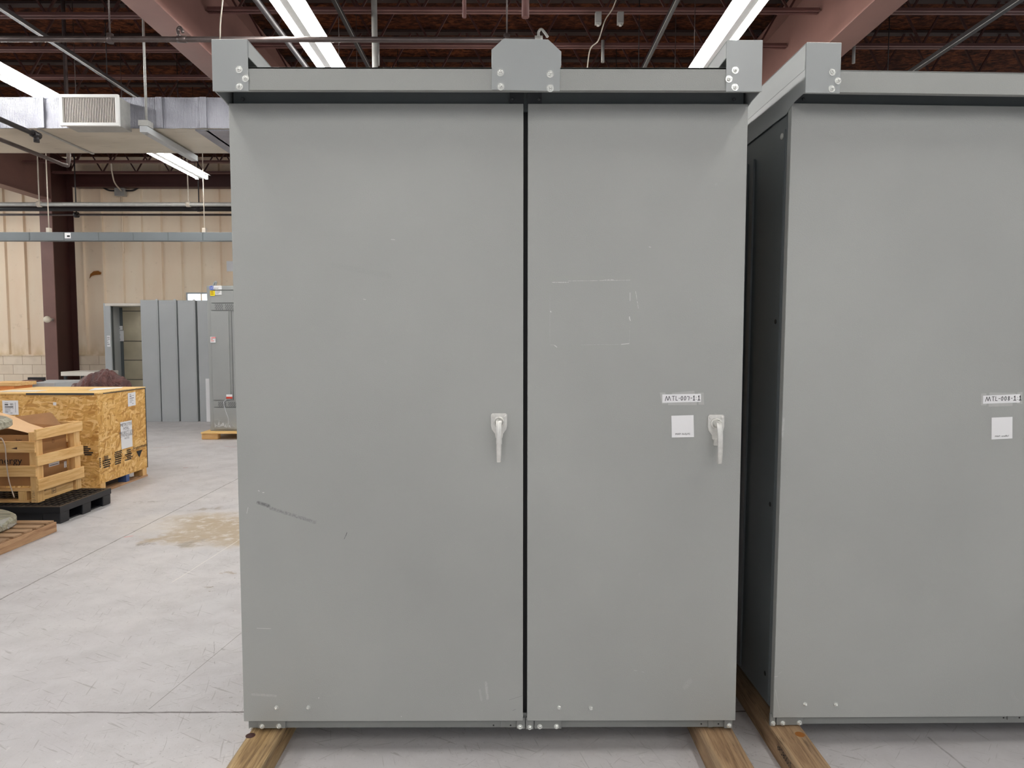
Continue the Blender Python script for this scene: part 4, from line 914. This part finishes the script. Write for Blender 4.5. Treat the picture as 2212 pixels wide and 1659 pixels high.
# black plastic pallet
bp = thing('plastic_pallet', (-4.3, 5.97, 0), 'black plastic pallet with grid deck under the slatted crate', 'pallet')
bx0, bx1, by0, by1, bt = -5.0, -3.68, 5.62, 6.35, .142
dk = MB()
dk.box(bx0, bx1, by0, by0+.04, bt-.05, bt).box(bx0, bx1, by1-.04, by1, bt-.05, bt).box(bx1-.03, bx1, by0+.04, by1-.04, bt-.05, bt).box(bx0, bx0+.03, by0+.04, by1-.04, bt-.05, bt)
for i in range(1, 24): 
    x = bx0+(bx1-bx0)*i/24; dk.box(x-.004, x+.004, by0+.04, by1-.04, bt-.03, bt-.001)
for i in range(1, 10):
    y = by0+(by1-by0)*i/10; dk.box(bx0+.03, bx1-.03, y-.008, y+.008, bt-.03, bt-.0005)
dk.box(bx0+.03, bx1-.03, by0+.04, by1-.04, bt-.045, bt-.04)
dk.build('grid_deck', M['plastic_b'], bp)
for i, x in enumerate((bx0, (bx0+bx1)/2-.09, bx1-.15)):
    for j, y in enumerate((by0+.005, (by0+by1)/2-.06, by1-.125)):
        MB().prism([(x+.005, y, 0), (x+.145, y, 0), (x+.148, y, bt-.05), (x, y, bt-.05)], (0, .12, 0)).build('foot', M['plastic_b'], bp, bevel=.006)
MB().box(bx0, bx0+.9, by0-.001, by0+.005, .03, bt-.05).box(bx0+.0, bx1-.16, by0+.02, by0+.03, 0.01, bt-.05).build('front_skirt', M['plastic_b'], bp)
for u_ in (bx1-.12, bx0+.02): MB().box(u_, u_+.09, by0+.12, by1-.12, .0, .012).build('bottom_runner', M['plastic_b'], bp)

# slatted pine crate
sx1, sy0, sy1, z0 = -3.94, 5.745, 6.37, bt+.001; sx0 = sx1-.78; zT = z0+.625
sc_ = thing('slatted_crate', ((sx0+sx1)/2, 6.05, z0), 'open slatted pine crate holding a cardboard box, on the black pallet', 'crate')
pw = .06
for (x, y) in ((sx1-pw-.012, sy0+.018), (sx1-pw-.012, sy1-.018-.08), (sx0+.012, sy0+.018), (sx0+.012, sy1-.1)):
    MB().box(x, x+pw, y, y+.08, z0, zT-.03 if y < 6 else zT).build('post', M['pine_z'], sc_, bevel=.002)
def zpx(py, X=sx1, px=80): return P(px, py, sy0).z
side_s = [(928, 951), (985, 1008), (1036, 1062)]
for i, (u, v) in enumerate(side_s):
    a = zpx(u); b = zpx(v); MB().box(sx1-.011, sx1+.008, sy0-.0, sy1+.0, b, a).build('side_slat', M['pine_y'], sc_, bevel=.002)
MB().box(sx1-.075, sx1-.035, sy0+.1, sy1-.1, z0, z0+.10).build('bottom_rail', M['pine_y'], sc_, bevel=.002)
for u, v in ((954, 978), (1006.5, 1030)):
    a = zpx(u); b = zpx(v); MB().box(sx0, sx1-.012, sy0, sy0+.018, b, a).build('front_slat', M['pine_x'], sc_, bevel=.002)
a = zpx(1058.5); MB().box(sx0, sx1-.05, sy0+.02, sy0+.09, a-.015, a).build('deck_board', M['pine_x'], sc_, bevel=.001)
MB().box(sx0, sx1-.09, sy0+.02, sy0+.10, z0, z0+.018).build('bottom_board', M['pine_x'], sc_, bevel=.001)
MB().box(sx1-.18, sx1-.11, sy0+.02, sy0+.1, z0+.018, a-.016).build('deck_block', M['pine_z'], sc_, bevel=.001)
for zz_ in (zT-.09, zT-.28): MB().box(sx0, sx1-.012, sy1-.018, sy1, zz_, zz_+.085).build('rear_slat', M['pine_x'], sc_, bevel=.002)
mk = MB()
b0 = G(124, 1070, sx1-.034); 
for (y0_, y1_, z0_, z1_) in ((0, .055, 0, .003), (0, .055, .042, .045), (0, .003, 0, .045), (.052, .055, 0, .045), (.012, .024, .01, .034), (.03, .045, .018, .028)):
    mk.box(sx1-.0345, sx1-.033, 5.97+y0_, 5.97+y1_, z0+.03+z0_, z0+.03+z1_)
mk.build('treatment_stamp', M['timber'], sc_)
vt = MB(); vt.text('J 7261', (sx1-.04, sy0+.016, z0+.02), (0, 0, 1), (-1, 0, 0), .035, 0); vt.build('stamped_number', M['timber'], sc_, recalc=False)
# dark arrow / knot on top front slat
q = zpx(966); kx = P(35, 966, sy0).x; 
MB().add([(P(24, 968, sy0).x, sy0-.001, P(24, 969, sy0).z), (P(37, 968, sy0).x, sy0-.001, P(37, 970.5, sy0).z), (P(37, 965, sy0).x, sy0-.001, P(37, 966, sy0).z)], [(0, 1, 2)]).build('knot_mark', M['maroon_d'], sc_, recalc=False)
# cardboard box inside
qx1, qx0, qy0, qy1 = sx1-.08, sx0+.08, sy0+.105, sy1-.105; qz0 = z0+.125; qz1 = zpx(936)-.03
cb = thing('cardboard_box', ((qx0+qx1)/2, 6.05, qz0), 'open cardboard box printed with a word ending in nergy, inside the slatted crate', 'box')
t = .006
MB().box(qx0, qx1, qy0, qy0+t, qz0, qz1).box(qx0, qx1, qy1-t, qy1, qz0, qz1).box(qx0, qx0+t, qy0+t, qy1-t, qz0, qz1).box(qx1-t, qx1, qy0+t, qy1-t, qz0, qz1).box(qx0+t, qx1-t, qy0+t, qy1-t, qz0, qz0+t).build('carton', M['card'], cb)
MB().quad((qx1-.01, qy0+.02, qz1+.002), (qx1-.01, qy1-.03, qz1+.004), (qx0, qy1, qz1+.16), (qx0, qy0+.1, qz1+.13)).build('lid_flap', M['card_l'], cb, recalc=False)
fl = [P(5, 904, 6.2), P(110, 890, 6.15), P(134, 917, 6.2), P(103, 923, 6.25)]
MB().add([P(-30, 905, 6.3), P(20, 904, 6.3), P(70, 896, 6.3), P(108, 890.5, 6.3), P(113, 893, 6.3), P(133, 919, 6.12), P(100, 926, 6.12), P(-30, 908, 6.2)], [(0, 1, 2, 3, 4, 5, 6, 7)]).build('lid_flap', M['card_d'], cb, recalc=False)
tx = MB(); a = P(-14, 1002, qy0); tx.text('energy', (a.x, qy0-.001, a.z), (1, 0, 0), (0, 0, 1), .083, 0, 'LEFT', 1.08)
tx.text('Solaredge'[:1]+'olar', (P(34, 951, qy0).x, qy0-.001, P(34, 952.5, qy0).z), (1, 0, 0), (0, 0, 1), .026)
tx.build('printed_word', M['ink'], cb, recalc=False)
def sideq(px0, py0, px1, py1, name, mats, lines):
    a = G(px0, py0, qx1); b = G(px1, py1, qx1); m = MB().box(qx1, qx1+.001, a.y, b.y, b.z, a.z)
    for i in range(lines): z = b.z+(a.z-b.z)*(i+.5)/lines; m.box(qx1+.001, qx1+.002, a.y+.01, b.y-.015, z-.003, z+.003, 1)
    m.build(name, mats, cb)
sideq(105, 993, 128, 1003, 'shipping_label', [M['paper'], M['inkg']], 3); sideq(138, 997, 144, 1009, 'shipping_label', [M['paper'], M['inkg']], 4)
q = G(115, 952, qx1); MB().lathe((qx1, q.y, q.z), (1, 0, 0), [(0, .02), (.001, .02)], 20).build('recycling_mark', M['card_d'], cb)
tag(MB().tube(curve_pts([(P(-5, 947, 5.72).x, 5.741, P(0, 948, 5.72).z), P(4, 948, 5.735), P(11, 965, 5.741), P(14, 1000, 5.741), P(20, 1040, 5.741), P(31, 1075, 5.741)], 6), .0045, 6).build('packing_strap', M['strap']), 'pale packing strap hanging down the front of the slatted crate', 'strap')

# wooden pallet + reel in the lower left
wp = thing('wooden_pallet', (-4.1, 5.0, 0), 'worn brown wooden pallet under the old reel at the left edge', 'pallet')
for x in (-3.605, -4.1, -4.6): MB().box(x, x+.038, 4.55, 5.40, 0, .078).build('stringer', M['pallet_wood'], wp, bevel=.003)
for i in range(7):
    y = 4.56+i*.122; MB().box(-4.6, -3.575+(.004*(i % 2)), y, y+.09, .079, .094).build('deck_board', M['pallet_x'], wp, bevel=.002)
rl = thing('cable_reel', (-4.17, 5.02, .095), 'grey weathered wooden cable reel on the brown pallet', 'cable reel')
C = Vector((-4.22, 5.02, 0)); R1 = .50
for z0_, z1_ in ((.095, .165), (.845, .915)):
    f = MB(); n = 36
    prof = [(z0_, R1-.02), (z0_+.012, R1), (z1_-.02, R1), (z1_, R1-.03)]
    f.lathe(C, (0, 0, 1), prof, n, 0, False)
    for i in range(-5, 6):     # plank gaps
        x = i*.09; h = math.sqrt(max(0, (R1-.04)**2-x*x)); f.box(C.x-h, C.x+h, C.y+x-.003, C.y+x+.003, z1_-.001, z1_+.0012, 1)
    f.build('flange', [M['reel'], M['gray_dark']], rl)
MB().lathe(C, (0, 0, 1), [(.166, .24), (.844, .24)], 28).build('drum', M['reel'], rl)
wq = MB(); rnd = random.Random(9)
for i in range(40):
    an = -1.6+rnd.random()*1.8; a = C+Vector((cos(an)*(R1+.006), sin(an)*(R1+.006), .1+rnd.random()*.06)); b = a+Vector((rnd.random()*.1-.05, rnd.random()*.06-.03, rnd.random()*.05)); c = a+Vector((rnd.random()*.08-.04, rnd.random()*.05-.04, .03))
    wq.add([a, b, c], [(0, 1, 2)])
wq.build('torn_wrap', M['wrap'], rl, recalc=False)

# things behind the crate
def lump(name, label, cat, x0, x1, y0, y1, zt_, mat, seed, prof, zb_=0):
    rnd = random.Random(seed); n, m_ = 40, 14; vs = []; fs = []
    for i in range(n+1):
        for k in range(m_+1):
            u = i/n; v = k/m_; h = prof(u)*sin(pi*min(1, max(0, v)))**.45 if 0 < v < 1 else 0
            h += (0 if k in (0, m_) or i in (0, n) else (rnd.random()-.5)*.05)
            vs.append((x0+(x1-x0)*u, y0+(y1-y0)*v+(rnd.random()-.5)*.03, zb_+max(0, h*(zt_-zb_))))
    for i in range(n):
        for k in range(m_): fs.append((i*(m_+1)+k, (i+1)*(m_+1)+k, (i+1)*(m_+1)+k+1, i*(m_+1)+k+1))
    o = MB().add(vs, fs, sm=True).build(name, mat, smooth=True)
    o.modifiers.new('s', 'SUBSURF').render_levels = 1
    return tag(o, label, cat)
def tprof(u):
    import bisect
    pts = [(0, .0), (.02, .86), (.25, .90), (.45, .93), (.55, .985), (.72, 1.0), (.85, .95), (.97, .87), (1, 0)]
    for (a, b), (c, d) in zip(pts, pts[1:]):
        if u <= c: return b+(d-b)*(u-a)/(c-a)
    return 0
Yt = 9.6; tx0 = P(52, 830, Yt).x; tx1 = P(316, 830, Yt).x; lump('covered_pile', 'shiny maroon tarp humped over a pile behind the strand-board crate', 'tarp', P(143, 830, 8.25).x, P(309, 830, 8.5).x, 8.0, 8.5, P(240, 797, 8.25).z, M['tarp'], 5,
     lambda u: (lambda pts: next((b+(d-b)*(u-a)/(c-a) for (a, b), (c, d) in zip(pts, pts[1:]) if u <= c), 0))([(0, 0), (.04, .80), (.1, .855), (.2, .875), (.28, .93), (.4, .965), (.55, .99), (.61, 1.0), (.72, .975), (.82, .93), (.92, .90), (.985, .85), (1, 0)]))
lump('folded_tarp', 'small fold of maroon tarp lying left of the tarp-covered pile', 'tarp', P(46, 830, 9.5).x, P(75, 830, 9.5).x, 9.47, 9.7, P(60, 821, 9.5).z, M['tarp'], 6, lambda u: 1-.3*abs(u-.3) if 0 < u < 1 else 0, P(36, 826, 9.45).z+.002)
a = P(38, 826, 9.45); b = P(118, 834, 9.45)
tag(MB().box(a.x, b.x, 9.45, 10.1, 0, a.z).build('gray_case', M['gray_far'], bevel=.01), 'long low gray case behind the strand-board crate', 'case')
a = P(100, 818, 9.3); MB
tag(MB().box(P(60, 824, 9.8).x, P(94, 822, 9.8).x, 9.8, 9.85, P(38, 826, 9.45).z+.001, P(38, 826, 9.45).z+.05).build('steel_angle', M['pipe_d']), 'dark steel bar lying on top of the gray case', 'steel bar')
a = P(-30, 829, 9.0); b = P(30, 829, 9.0)
ob_ = thing('wooden_box', ((a.x+b.x)/2, 9.2, 0), 'orange and pine box at the left edge behind the strand-board crate', 'box')
MB().box(a.x, b.x, 9.0, 9.35, 0, a.z-.03).build('carton', M['orange'], ob_, bevel=.003)
MB().box(a.x-.02, P(36, 829, 9).x, 8.97, 9.38, a.z-.03, P(0, 826.5, 9).z).build('lid', M['pine_x'], ob_, bevel=.003)
a = P(131, 803, 12.4); b = P(215, 812, 12.4)
ws = thing('white_table', ((a.x+b.x)/2, 12.7, 0), 'white-topped bench in front of the column base', 'bench')
MB().box(a.x, b.x, 12.4, 13.0, b.z, a.z).build('tabletop', M['board_w'], ws, bevel=.004)
for x in (a.x+.03, b.x-.07):
    for y in (12.43, 12.93): MB().box(x, x+.04, y, y+.04, 0, b.z).build('leg', M['gray_dark'], ws)

# ------------------------------------------------------------------ world light
W = bpy.data.worlds.new('world'); SC.world = W; W.use_nodes = True
bg = W.node_tree.nodes['Background']; bg.inputs[0].default_value = (.93, .96, 1, 1); bg.inputs[1].default_value = .42
SC.view_settings.view_transform = 'Standard'; SC.view_settings.look = 'None'; SC.view_settings.exposure = 0.5
